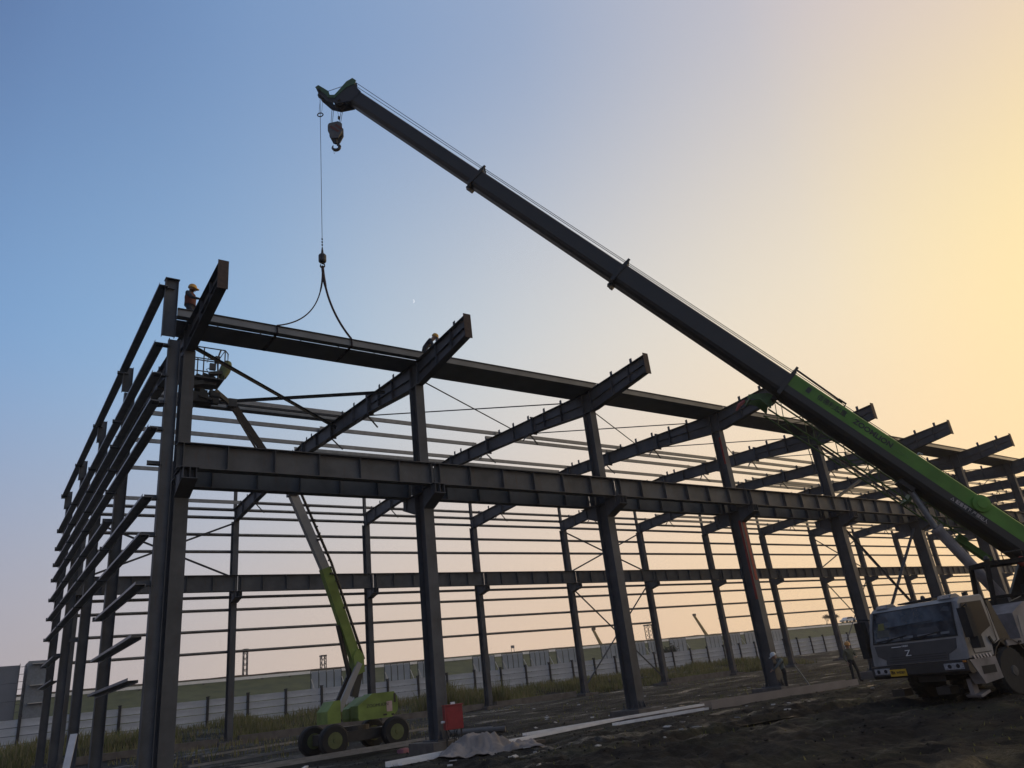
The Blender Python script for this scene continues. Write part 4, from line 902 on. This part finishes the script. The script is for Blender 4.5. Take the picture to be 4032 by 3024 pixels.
person("person", (23.98, -.62, gz(23.98, -.62)), R(-40), std(1.62, spine=(.04, 0, 1.1), chest=(.14, 0, 1.3), neck=(.2, 0, 1.42), head=(.27, 0, 1.52), crown=(.28, 0, 1.58), elL=(.26, .24, 1.12), wrL=(.42, .2, 1.0), haL=(.48, .18, .98), elR=(.3, -.24, 1.1), wrR=(.45, -.18, 1.0), haR=(.5, -.16, .98), look=(1, 0, -.4)), (CG, CT, BT_, HWt), "worker in white helmet and grey shirt leaning beside a column base")
MB().tube([(24.3, -.95, .75), (24.62, -1.35, gz(24.62, -1.35))], .03, 8).obj("steel_pipe", GALV, label="pale steel pipe leaning beside the worker in the white helmet", cat="pipe")

# tangle of cable on the parapet post
random.seed(5); cb = MB()
for i in range(5):
    pts = [Vector((.0 + random.uniform(-.02, .1), -.05 + random.uniform(-.08, .05), 13.5 - j * (.10 + .16 * (i > 2)) + random.uniform(-.05, .05))) for j in range(6)]
    cb.tube(pts, .01, 4)
cb.obj("safety_cable", ROPE, label="tangled dark cable hanging from the corner parapet post", cat="cable")
# ------------------------------------------------------------------ levee behind the site
GRASSY = mat("levee_grass", (.095, .10, .035), .95, 0, .45, .5, .5, col2=(.055, .064, .022))
lv = MB(); lp = [(66, .2), (72, .7), (92.5, 6.15), (94.5, 6.75), (101, 6.85), (103, 6.6), (128, .2)]
lx = lines([(-390, -100, 8), (-100, 300, 100), (300, 690, 10)])
lv.v = [(x, y, z + .22 * noise.noise((x * .08, y * .2, 0)) * (1 if z > 1 else 0)) for y, z in lp for x in lx]
n_ = len(lx); lv.f = [(j * n_ + i, j * n_ + i + 1, (j + 1) * n_ + i + 1, (j + 1) * n_ + i) for j in range(len(lp) - 1) for i in range(n_ - 1)]; lv.m = [0] * len(lv.f)
ob("levee", lv.mesh("levee", GRASSY, True, False), kind="structure")
cv = MB(); lx2 = lines([(-200, 420, 310)])
for i, (a, b) in enumerate(zip(lx2, lx2[1:])):
    h0, h1 = [.18 + .22 * abs(noise.noise((q * .35, 3, 0))) for q in (a, b)]
    cv.add([(a, 97, 6.6), (b, 97, 6.6), (b, 97.4, 6.85 + h1), (a, 97.4, 6.85 + h0), (b, 98.6, 6.7), (a, 98.6, 6.7)], [(0, 1, 2, 3), (3, 2, 4, 5)])
ob("crest_verge", cv.mesh("crest_verge", mat("dry_verge", (.085, .058, .038), .95, 0, .4, 2), False, False), kind="stuff")
rail = empty("guard_rail", (0, 92.2, 5.9), label="long pale guard rail along the top of the levee", cat="guard rail")
RAILM = mat("pale_rail", (.80, .77, .72), .6, 0, .15, 1)
MB().box((110, 0, .48), (620, .10, .36)).obj("rail", RAILM, rail)
m_rp = MB().box((0, 0, .1), (.22, .2, .8)).mesh("rail_post", DARK)
for i in range(70): ob("rail_post", m_rp, rail, (-20 + i * 4, .16, 0))

# ------------------------------------------------------------------ concrete plank fence
FENC = mat("fence_concrete", (.60, .63, .66), .8, 0, .35, .7, .2, detail=8, stretch=(1, 1, 3)); FPOST = mat("fence_post", (.045, .045, .048), .8, 0, .3, 4)
fence = empty("plank_fence", (0, 32, .85), label="low grey concrete plank fence with dark posts beyond the far columns", cat="fence")
m_pl = MB().box((0, 0, 0), (2.36, .05, .385)).mesh("plank", FENC); m_fp = MB().box((0, -.03, .0), (.15, .16, 2.5)).box((0, -.03, 1.27), (.2, .2, .05)).mesh("post", FPOST)
for i in range(-14, 42):
    x = 27.05 + 2.51 * (i - 11)
    dz = .05 * noise.noise((x * .05, 0, 5))
    ob("post", m_fp, fence, (x, 0, .58 + dz))
    for j in range(4): ob("plank", m_pl, fence, (x + 1.255, random.uniform(-.012, .012), .21 + j * .43 + dz), (0, random.uniform(-.004, .004), 0))

# ------------------------------------------------------------------ tall sheet hoardings behind the fence
HRD = mat("hoarding_sheet", (.31, .35, .385), .55, 0, .32, .5, .1, detail=8); HFR = mat("hoarding_frame", (.06, .065, .07), .7); BRC = mat("pale_brace", (.5, .48, .44), .6)
m_hp = {}
ORD = "first second third fourth fifth sixth seventh eighth ninth tenth eleventh twelfth thirteenth fourteenth fifteenth sixteenth".split()
for gi, (xa, xb) in enumerate([(-1.5, 1.2), (4.0, 7.2), (9.5, 12.7), (15.4, 18.4), (23.1, 26.1), (26.6, 28.8), (30.6, 33.4), (34.3, 36.8), (40.9, 43.7), (44.7, 47.5), (48.5, 51.2), (52.3, 55.8), (59.2, 62.2), (64.4, 66.6), (67.2, 69.2), (71.1, 74.2), (78.1, 81.4), (83.2, 85.4), (86.4, 89.5), (92.0, 95.0)]):
    if gi < 4: continue
    g0 = .55
    hz = empty("hoarding", ((xa + xb) / 2, 50, g0), group="sheet hoardings beyond the fence", label="%s braced sheet hoarding beyond the fence, counting from the boom lift towards the crane" % ORD[gi - 4], cat="hoarding")
    wd = xb - xa; nc = 4; cw = wd / nc
    key = round(cw, 2)
    if key not in m_hp:
        m_ = MB(); m_.box((0, 0, 0), (cw - .12, .04, 1.88))
        m_hp[key] = m_.mesh("panel", HRD)
    fr_ = MB()
    for c in range(nc + 1): fr_.box((-wd / 2 + c * cw, .05, 2.0), (.06, .06, 4.0))
    for z in (.0, 2.0, 4.0): fr_.box((0, .05, z), (wd, .05, .06))
    fr_.obj("frame", HFR, hz)
    for c in range(nc):
        for r_ in range(2): ob("panel", m_hp[key], hz, (-wd / 2 + (c + .5) * cw, 0, 1.0 + 2.0 * r_))
    for sx in (-1, 1): MB().tube([(sx * wd / 2, -.05, 3.3), (sx * wd / 2 + .25, -1.9, .1)], .045, 5).obj("brace", BRC, hz)

# ------------------------------------------------------------------ warehouse at the far end
wh_ = empty("warehouse", (-10, 62, .3), label="plain grey sheet clad warehouse with outside ladder beyond the gable wall", cat="warehouse")
WALLM = mat("cladding", (.135, .15, .175), .6, 0, .15, .6, .05)
for j in range(5):
    MB().box((-7.2, 2.5, .75 + j * 1.5), (36, 5, 1.48)).obj("cladding_band", WALLM, wh_)
MB().box((12.2, 2.4, 3.85), (1.6, 4.6, 7.9)).obj("stair_bay", mat("bay_cladding", (.17, .19, .21), .6), wh_)
for z in (7.82, 6.0, 4.5, 3.0): MB().box((12.45, -.06, z - .3), (1.5, .5, .06)).obj("ledge", BRC, wh_)
ld = MB()
for x in (10.75, 11.25): ld.box((x, -.25, 3.8), (.05, .05, 7.6))
for i in range(12): ld.box((11.0, -.25, .5 + i * .62), (.5, .04, .04))
ld.obj("ladder", HFR, wh_)

# ------------------------------------------------------------------ things on and behind the levee
def car():
    t = empty("parked_car", (190.9, 97.2, 6.95), -.25, label="small white car parked on top of the levee", cat="car")
    sd_ = [(-2.2, .35), (-2.25, .75), (-1.5, .92), (-.85, 1.38), (.7, 1.42), (1.45, .98), (2.15, .88), (2.22, .4)]
    MB().prism(sd_, 'Y', -.88, .88).obj("body", WHITEP, t)
    for s_ in (-.885, .875): MB().prism([(-1.35, .95), (-.8, 1.32), (.62, 1.34), (1.25, .98)], 'Y', s_, s_ + .012).obj("window", GLASSM, t)
    m_w = MB().lathe([(.1, -.1), (.33, -.1), (.34, 0), (.33, .1), (.1, .1)], (0, 0, 0), (0, 1, 0), 16).mesh("wheel", BLACK)
    for x in (-1.35, 1.35):
        for y in (-.8, .8): ob("wheel", m_w, t, (x, y, .32))
    MB().box((-2.24, .55, .68), (.06, .4, .12)).obj("headlamp", LAMP, t); MB().box((-2.24, -.55, .68), (.06, .4, .12)).obj("headlamp", LAMP, t)
car()
sg_ = empty("notice_board", (78.7, 96, 6.9), label="tiny notice board on two posts on the levee top", cat="sign")
MB().box((0, 0, .9), (.75, .05, .5)).obj("board", mat("grey_board", (.2, .2, .2), .7), sg_)
for s_ in (-.3, .3): MB().box((s_, .06, .4), (.06, .06, 1.4)).obj("post", DARK, sg_)
def far_crane(x, y, z0, dx, ht, lab):
    t = empty("distant_crane", (x, y, 3), label=lab, cat="crane")
    YEL = mat("far_yellow", (.30, .20, .05), .6)
    MB().box((dx * -.9, 0, 1.2), (5, 2.4, 2.4)).obj("carrier", YEL, t)
    MB().bar((dx * -.2, 0, 2.2), (dx, 0, ht), .7, .8, wd2=.42, ht2=.5).obj("boom", YEL, t)
    MB().box((dx + .2, 0, ht + .1), (1.0, .5, .6)).obj("boom_head", DARK, t)
    MB().tube([(dx + .5, 0, ht), (dx + .5, 0, ht - 1.6)], .05, 4).obj("hook_line", DARK, t)
far_crane(131.5, 130, 3, -3.0, 9.3, "shorter far yellow crane boom poking over the levee")
far_crane(172.5, 130, 3, -5.0, 11.2, "taller far yellow crane boom poking over the levee")
def mast(x, y, ztop, wd, lab):
    t = empty("lattice_mast", (x, y, 2), label=lab, cat="mast"); m = MB(); h = ztop - 2
    c = [(-wd, -wd), (wd, -wd), (wd, wd), (-wd, wd)]
    for a, b in c: m.box((a, b, h / 2), (.14, .14, h))
    n_ = max(5, int(h / 1.0))
    for i in range(n_):
        z0_, z1_ = h * i / n_, h * (i + 1) / n_
        for k in range(4):
            p, q = c[k], c[(k + 1) % 4]; m.bar((p[0], p[1], z0_), (q[0], q[1], z1_), .08, .08)
    m.obj("lattice", DARK, t)
    MB().box((0, 0, h), (wd * 2.6, wd * 2.6, .25)).obj("top_platform", DARK, t)
    MB().bar((-wd * 5, 0, 0), (-wd, 0, h * .5), .14, .14).obj("stay", DARK, t)
mast(148.3, 130, 12.4, .7, "dark lattice piling mast standing behind the levee between the yellow booms")
mast(40.6, 130, 13.2, .35, "thin lattice mast behind the levee seen near the boom lift")
mast(56.0, 130, 11.0, .45, "short stubby lattice mast behind the levee near the lift basket boom")

# trees: small bare-ish bushes on the levee beside the car
def bush(x, y, z, h, wd, lab, seed, leaf=(.10, .075, .045)):
    random.seed(seed); t = empty("tree", (x, y, z), label=lab, cat="tree"); tr = MB(); lf = MB()
    tips = []
    def br(p, d, l, r_, lev):
        q = p + d * l; tr.tube([p, q], [r_, r_ * .6], 4, cap=False)
        if lev == 0: tips.append(q); return
        for k in range(3): br(q, (d + Vector((random.uniform(-.7, .7), random.uniform(-.7, .7), random.uniform(-.1, .5)))).normalized(), l * .68, r_ * .6, lev - 1)
    for k in range(4): br(Vector((random.uniform(-.3, .3) * wd * .3, random.uniform(-.2, .2), 0)), Vector((random.uniform(-.6, .6), random.uniform(-.5, .5), 1)).normalized(), h * .38, h * .02, 3)
    for q in tips:
        for k in range(7):
            c = q + Vector((random.gauss(0, .12), random.gauss(0, .12), random.gauss(0, .12))) * h * .7; a = Vector((random.uniform(-1, 1), random.uniform(-1, 1), random.uniform(-1, 1))).normalized() * h * .03; b = a.orthogonal()
            lf.add([c - a, c + b, c + a, c - b], [(0, 1, 2, 3)])
    tr.obj("trunk", mat("bark", (.05, .04, .03), .9), t); ob("crown", lf.mesh("crown", mat("dry_leaves", leaf, .9, 0, .4, 2), False, False), t)
bush(182.3, 98.5, 6.8, 2.6, 3, "loose dry tree on the levee farther from the parked car", 11)
bush(186.6, 98.8, 6.8, 2.6, 3, "loose dry tree on the levee just behind the parked car", 12)
bush(66.3, 46.5, .6, 3.0, 2, "dark leafy bush rising above the fence before the hoardings", 13, (.035, .04, .018))

# ------------------------------------------------------------------ weeds
def weeds(name, zones, seed, cols_, label):
    random.seed(seed); m = MB(); V_, F_, Mi = [], [], []
    for (x0, x1, y0, y1, n, h0, h1, wd) in zones:
        for _ in range(n):
            x, y = random.uniform(x0, x1), random.uniform(y0, y1)
            d = noise.noise((x * .33, y * .4, seed)); 
            if d < random.uniform(-.55, .25): continue
            h = random.uniform(h0, h1) * (.55 + .9 * max(0, d + .25)); a = random.uniform(0, 6.28); b = wd * random.uniform(.6, 1.4)
            cx, cy = math.cos(a) * b, math.sin(a) * b; lx_, ly_ = random.gauss(0, .22) * h, random.gauss(0, .22) * h; z = gz(x, y) - .02
            k = len(V_); V_ += [(x - cx, y - cy, z), (x + cx, y + cy, z), (x + cx * .7 + lx_ * .4, y + cy * .7 + ly_ * .4, z + h * .6), (x - cx * .7 + lx_ * .4, y - cy * .7 + ly_ * .4, z + h * .6), (x + lx_, y + ly_, z + h)]
            F_ += [(k, k + 1, k + 2, k + 3), (k + 3, k + 2, k + 4)]; q = random.randrange(len(cols_)); Mi += [q, q]
    m.v, m.f, m.m = V_, F_, Mi
    return ob(name, m.mesh(name, cols_, False, False), kind="stuff", label=label)
def leafy(n_, c):
    m = mat(n_, c, .9, 0, .35, 1); N, L = m.node_tree.nodes, m.node_tree.links; b = N['Principled BSDF']; t = N.new('ShaderNodeBsdfTranslucent'); mx = N.new('ShaderNodeMixShader'); mx.inputs[0].default_value = .45
    L.new(b.inputs['Base Color'].links[0].from_socket, t.inputs[0]); L.new(b.outputs[0], mx.inputs[1]); L.new(t.outputs[0], mx.inputs[2]); L.new(mx.outputs[0], N['Material Output'].inputs[0]); return m
WG = [leafy("weed_olive", (.24, .23, .09)), leafy("weed_green", (.15, .17, .06)), leafy("weed_straw", (.30, .26, .14))]
weeds("weeds", [(-10, 62, 23.2, 31.6, 44000, .2, .7, .02), (20, 27, 23.5, 27, 3500, .6, 1.5, .022), (-10, 6, 23, 31, 4000, .4, 1.0, .03), (33, 52, 23.3, 26, 2600, .25, .6, .03), (2, 14, 8, 20, 1200, .15, .4, .02)], 21, WG, "tall weeds growing along the foot of the plank fence")
weeds("grass", [(-14, 40, -16, -1, 5200, .03, .10, .012), (10, 45, 1, 20, 2600, .05, .16, .016)], 22, WG[:2], "thin short grass sprouting in the mud")
# ------------------------------------------------------------------ things lying on the site
# concrete ground beams along the far wall
for k in (0, 1, 2, 3, 5):
    F(MB().prism([(W - .16, -.3), (W + .16, -.3), (W + .15, .42), (W - .15, .42)], 'X', fx(k) + .5, fx(k + 1) - (.5 if k != 3 else .9)), "ground_beam", CONC)
PALE = mat("pale_galvanised", (.66, .67, .68), .4, .0, .2, 2.5, .08)
def laid(name, p, q, sec, m, label, cat, up=(0, 0, 1)):
    p, q = Vector(p), Vector(q); mb = MB().sect(Vector((0, 0, 0)), q - p, sec, up); return mb.obj(name, m, None, p, label=label, cat=cat)
CSEC = [(-.10, 0), (.10, 0), (.10, .07), (.092, .07), (.092, .008), (-.092, .008), (-.092, .07), (-.10, .07)]
laid("steel_purlin", (5.0, -3.35, -.20), (13.4, -2.0, -.12), CSEC, PALE, "long pale steel purlin running out from under the tarpaulin", "purlin")
laid("steel_purlin", (9.6, -2.05, -.11), (17.3, -1.9, -.12), CSEC, PALE, "long pale steel purlin reaching the end of the big channel", "purlin")
laid("steel_purlin", (12.4, -2.75, -.19), (16.2, -3.05, -.17), CSEC, PALE, "short pale purlin lying in front of the long ones", "purlin")
laid("steel_purlin", (4.85, -3.05, -.22), (7.4, -2.75, -.20), [(-.12, 0), (.12, 0), (.12, .12), (.112, .12), (.112, .008), (-.112, .008), (-.112, .12), (-.12, .12)], PALE, "stubby pale channel end left of the tarpaulin heap", "purlin")
USEC = [(-.30, 0), (.30, 0), (.30, .30), (.285, .30), (.285, .015), (-.285, .015), (-.285, .30), (-.30, .30)]
laid("steel_channel", (18.35, -1.1, -.36), (26.55, -1.9, -.36), USEC, mat("channel_primer", (.21, .185, .17), .6, 0, .2, 1.5, .1), "big grey brown U channel lying on the mud before the third column", "channel")
for i, (p, q) in enumerate((((11.5, 6.2, -.16), (12.9, 4.6, -.17)), ((11.75, 5.2, -.18), (13.0, 3.9, -.19)))):
    MB().tube([(0, 0, 0), Vector(q) - Vector(p)], .10, 14).obj("pipe", mat("grey_pipe", (.12, .115, .11), .6), None, p, label=("dark pipe on the ground behind the red box, the farther of two", "dark pipe on the ground behind the red box, the nearer of two")[i], cat="pipe")
for i, (p, q, lab) in enumerate((((3.0, 8.2, -.1), (14.0, 9.4, -.05), "long grey girt lying on the ground under the boom lift"), ((2.0, 4.4, -.22), (10.5, 4.9, -.2), "long grey girt lying on the ground before the boom lift"), ((1.0, 3.2, -.22), (9.0, 3.6, -.22), "long grey girt lying nearest the first bay opening"), ((4.5, 12.5, .0), (13.5, 14.0, .05), "long grey girt lying deep inside the first bay"))):
    laid("loose_girt", p, q, CSEC, GIRT, lab, "girt")
rb = empty("switch_box", (7.95, -.95, gz(7.95, -.95)), -.25, label="red electrical switch box on thin legs beside a column base", cat="switch box")
RED = mat("red_box_paint", (.30, .025, .025), .45, 0, .25, 6, .05)
MB().box((0, 0, .92), (.52, .26, .62)).box((0, 0, 1.245), (.56, .32, .03)).obj("cabinet", RED, rb)
MB().box((0, -.135, .9), (.42, .012, .5)).obj("cabinet_door", RED, rb)
for x in (-.22, .22): MB().box((x, 0, .28), (.04, .04, .7)).obj("leg", DARK, rb)
MB().tube([(-.36, -.02, .82), (-.26, -.02, .82)], .035, 8).box((.02, 0, 1.29), (.12, .08, .06)).obj("socket", WHITEP, rb)
cbm = MB(); random.seed(9)
for i in range(4): cbm.tube([(random.uniform(-.2, .2), -.1, .62), (random.uniform(-.3, .3), -.25, .3), (random.uniform(-.5, .5), -.4, .03), (random.uniform(-.9, .9), -.6, .02)], .012, 5)
cbm.obj("cable", BLACK, rb)
# tarpaulin thrown over the purlin ends
def tarp():
    m = MB(); nx_, ny_ = 90, 52; L1, L2 = 2.75, 1.6
    c, s = math.cos(-.62), math.sin(-.62)
    vs = []
    for j in range(ny_ + 1):
        for i in range(nx_ + 1):
            u, v = i / nx_ * 2 - 1, j / ny_ * 2 - 1
            ed = 1 + .16 * noise.noise((u * 2.1, v * 2.1, 3)) + .07 * noise.noise((u * 7, v * 7, 8))
            x, y = u * L1 / 2 * ed, v * L2 / 2 * ed
            fold = .9 * noise.noise((x * 1.1 + y * .6, y * 1.6, 2)) + .28 * noise.noise((x * 2.6 - y * 2, y * 3.4, 5)) + .1 * noise.noise((x * 7, y * 7, 6))
            ridge = .20 * abs(noise.noise((x * 1.9 + y * 1.4, y * .8 - x, 11))) + .12 * abs(noise.noise((x * 4.2 + y * 2.4, y * 3.4 - x * 1.6, 17))) + .05 * abs(noise.noise((x * 9 - y * 4, y * 7 + x * 3, 23)))
            bulge = .34 * math.exp(-((x + .35) / .75) ** 4 - ((y - .1) / .5) ** 4) + .14 * math.exp(-((x - .75) / .5) ** 2 - ((y + .1) / .4) ** 2)
            edge = max(0, 1 - max(abs(u), abs(v)) ** 5)
            h = bulge * edge * (1 + .25 * fold) + .10 * abs(fold) * (.3 + .7 * edge) + ridge * (.35 + .65 * edge) + .015
            X, Y = 7.15 + x * c - y * s, -3.85 + x * s + y * c
            vs.append((X, Y, gz(X, Y) + h))
    m.v = vs; m.f = [(j * (nx_ + 1) + i, j * (nx_ + 1) + i + 1, (j + 1) * (nx_ + 1) + i + 1, (j + 1) * (nx_ + 1) + i) for j in range(ny_) for i in range(nx_)]; m.m = [0] * len(m.f)
    o = ob("tarpaulin", m.mesh("tarpaulin", mat("grey_tarpaulin", (.29, .255, .225), .85, 0, .4, 2.2, .5, detail=8), True, False), label="crumpled grey brown tarpaulin heaped over the purlin ends", cat="tarpaulin")
    so = o.modifiers.new("thickness", 'SOLIDIFY'); so.thickness = .012
tarp()
WOOD = mat("weathered_timber", (.14, .105, .075), .85, 0, .35, 4, .3)
def plank(p, q, wd, th, lab, m=WOOD): 
    p, q = Vector(p), Vector(q); return MB().bar((0, 0, 0), q - p, wd, th).obj("timber_plank", m, None, p, label=lab, cat="plank")
plank((8.3, -3.05, -.22), (9.35, -3.25, -.22), .22, .08, "short weathered timber plank right behind the tarpaulin")
plank((11.6, -2.55, -.26), (12.9, -2.85, -.26), .2, .07, "timber plank lying by the short pale purlin")
plank((13.3, -.95, -.16), (15.2, -1.05, -.16), .18, .08, "timber plank lying before the second column footing")
plank((17.1, -1.0, -.2), (18.2, -1.1, -.2), .2, .12, "timber block under the near end of the big channel")
plank((22.6, -2.0, -.34), (26.8, -2.5, -.34), .2, .09, "timber sleeper beside the far end of the big channel")
plank((-.75, 7.4, .05), (-.5, 8.2, 1.35), .2, .05, "pale board leaning on the gable columns", PALE)
plank((3.2, -1.0, -.24), (4.6, 1.6, -.22), .1, .05, "thin pale batten on the ground in front of the first bay", PALE)
MB().box((0, 0, .07), (.34, .26, .14), Matrix.Rotation(.4, 3, 'Z')).box((0, 0, .15), (.3, .06, .03), Matrix.Rotation(.4, 3, 'Z')).obj("tool_case", mat("mauve_case", (.30, .12, .16), .6), None, (8.0, 2.3, gz(8, 2.3)), label="small mauve tool case on the ground in the first bay", cat="case")
# concrete slab pieces beside the footings
for x, y, a, lab in ((16.9, -1.05, -.08, "broken concrete slab before the second column footing"), (9.3, -1.25, .1, "broken concrete slab beside the red switch box"), (25.6, 1.2, .2, "broken concrete slab behind the third column")):
    MB().prism([(-.7, -.3), (.55, -.36), (.75, .2), (.1, .34), (-.65, .3)], 'Z', -.2, .12).obj("concrete_slab", CONC, None, (x, y, gz(x, y)), label=lab, cat="slab").rotation_euler = (0, 0, a)
# litter and clods too small to pick apart
random.seed(31); lt = MB()
for i in range(110):
    x, y = random.choice([(random.uniform(6, 34), random.uniform(-8, 8)), (random.uniform(3, 30), random.uniform(2, 20)), (random.uniform(2, 16), random.uniform(-9, -3))])
    s_ = random.uniform(.03, .11); lt.box((x, y, gz(x, y) + .02), (s_ * 2, s_, .02), Matrix.Rotation(random.uniform(0, 3), 3, 'Z') @ Matrix.Rotation(random.uniform(-.5, .5), 3, 'X'))
ob("litter", lt.mesh("litter", mat("scrap_white", (.4, .39, .37), .6)), kind="stuff", label="scattered pale scraps of packaging on the mud")
cl = MB(); random.seed(32)
for i in range(1500):
    x, y = random.uniform(0, 26), random.uniform(-15, 3); s_ = random.uniform(.012, .045) * (1.7 if random.random() < .04 else 1)
    z = gz(x, y); vs = [Vector((random.gauss(0, 1), random.gauss(0, 1), random.gauss(0, .7))).normalized() * s_ * random.uniform(.7, 1.2) for _ in range(6)]
    top, bot = Vector((0, 0, s_ * .7)), Vector((0, 0, -s_ * .5)); rg = [Vector((math.cos(a) * s_ * random.uniform(.7, 1.3), math.sin(a) * s_ * random.uniform(.7, 1.3), random.uniform(-.2, .2) * s_)) for a in [k * 1.2566 for k in range(5)]]
    c = Vector((x, y, z + s_ * .2)); cl.add([c + top, c + bot] + [c + q for q in rg], [(0, 2 + k, 2 + (k + 1) % 5) for k in range(5)] + [(1, 2 + (k + 1) % 5, 2 + k) for k in range(5)])
ob("dirt", cl.mesh("dirt", mat("clods", (.018, .016, .014), .95, 0, .5, 3), False, False), kind="stuff", label="loose clods of dark earth strewn over the mud")
# puddles standing in the ruts
WAT = bpy.data.materials.new("muddy_water"); WAT.use_nodes = True; b_ = WAT.node_tree.nodes["Principled BSDF"]
b_.inputs["Base Color"].default_value = (.02, .018, .015, 1); b_.inputs["Roughness"].default_value = .2
for i, (x, y, rx, ry, dz) in enumerate([(12.7, -7.6, 1.6, .35, .01), (9.5, -8.3, 1.1, .3, .01), (16.5, -9.0, 1.6, .3, .0), (14.2, -5.2, 1.1, .22, 0), (20.5, -4.2, 1.6, .3, 0), (24.2, 2.4, 1.8, .5, 0), (20.0, 2.8, 1.2, .35, 0), (8.2, -10.3, 1.0, .3, 0), (27.5, -3.2, 1.8, .3, 0), (15.9, -10.2, .9, .3, .02)]):
    hs_ = sorted(gz(x + rx * a * .9, y + ry * b * .9 - .16 * a * rx) for a in (-1, -.6, -.3, 0, .3, .6, 1) for b in (-.8, 0, .8)); z = hs_[int(len(hs_) * .3)] + dz
    m = MB(); pts = []
    for k in range(28):
        t = 2 * math.pi * k / 28; w_ = 1 + .35 * noise.noise((math.cos(t) * 1.6, math.sin(t) * 1.6, i * 3.1)); pts.append((x + math.cos(t) * rx * w_, y + math.sin(t) * ry * w_ - .16 * math.cos(t) * rx * w_, z))
    m.add(pts, [tuple(range(28))]); ob("puddle", m.mesh("puddle", WAT, False, False), kind="structure")

# ------------------------------------------------------------------ the thin moon
mo = MB(); D_ = Vector((.4314, .7586, .4883)); D_ = (D_).normalized(); c = Vector((-3.785, -20.881, 1.234)) + D_ * 1500
xr = _r; yu = _u; rr = 3.9
pts = [(math.cos(R(a)) * rr, math.sin(R(a)) * rr) for a in range(-85, 96, 12)]; inn = [(math.cos(R(a)) * rr * .62 + 0, math.sin(R(a)) * rr) for a in range(-85, 96, 12)][::-1]
po = pts + inn; n_ = len(po)
k_ = len(pts)
mo.add([c + xr * a + yu * b - D_ * .3 for a, b in po] + [c + xr * a + yu * b + D_ * .3 for a, b in po], [(i, i + 1, n_ - 2 - i, n_ - 1 - i) for i in range(k_ - 1)] + [(n_ + i, n_ + n_ - 1 - i, n_ + n_ - 2 - i, n_ + i + 1) for i in range(k_ - 1)])
ob("moon", mo.mesh("moon", mat("moonlight", (.5, .5, .5), 1, emit=(.75, .80, .85, 1.0)), False, False), label="thin pale crescent moon low in the blue sky", cat="moon")

# ------------------------------------------------------------------ evening haze over the whole site
hzb = MB().box((150, 50, 13.5), (1120, 440, 30.0)); hzo = ob("haze", hzb.mesh("haze", bpy.data.materials.new("haze_air")), kind="stuff")
hm_ = hzo.data.materials[0]; hm_.use_nodes = True; N, L = hm_.node_tree.nodes, hm_.node_tree.links
N.remove(N["Principled BSDF"]); pv = N.new("ShaderNodeVolumePrincipled"); pv.inputs["Color"].default_value = (.93, .90, .88, 1); pv.inputs["Density"].default_value = .00055; pv.inputs["Anisotropy"].default_value = .45
L.new(pv.outputs[0], N["Material Output"].inputs["Volume"])
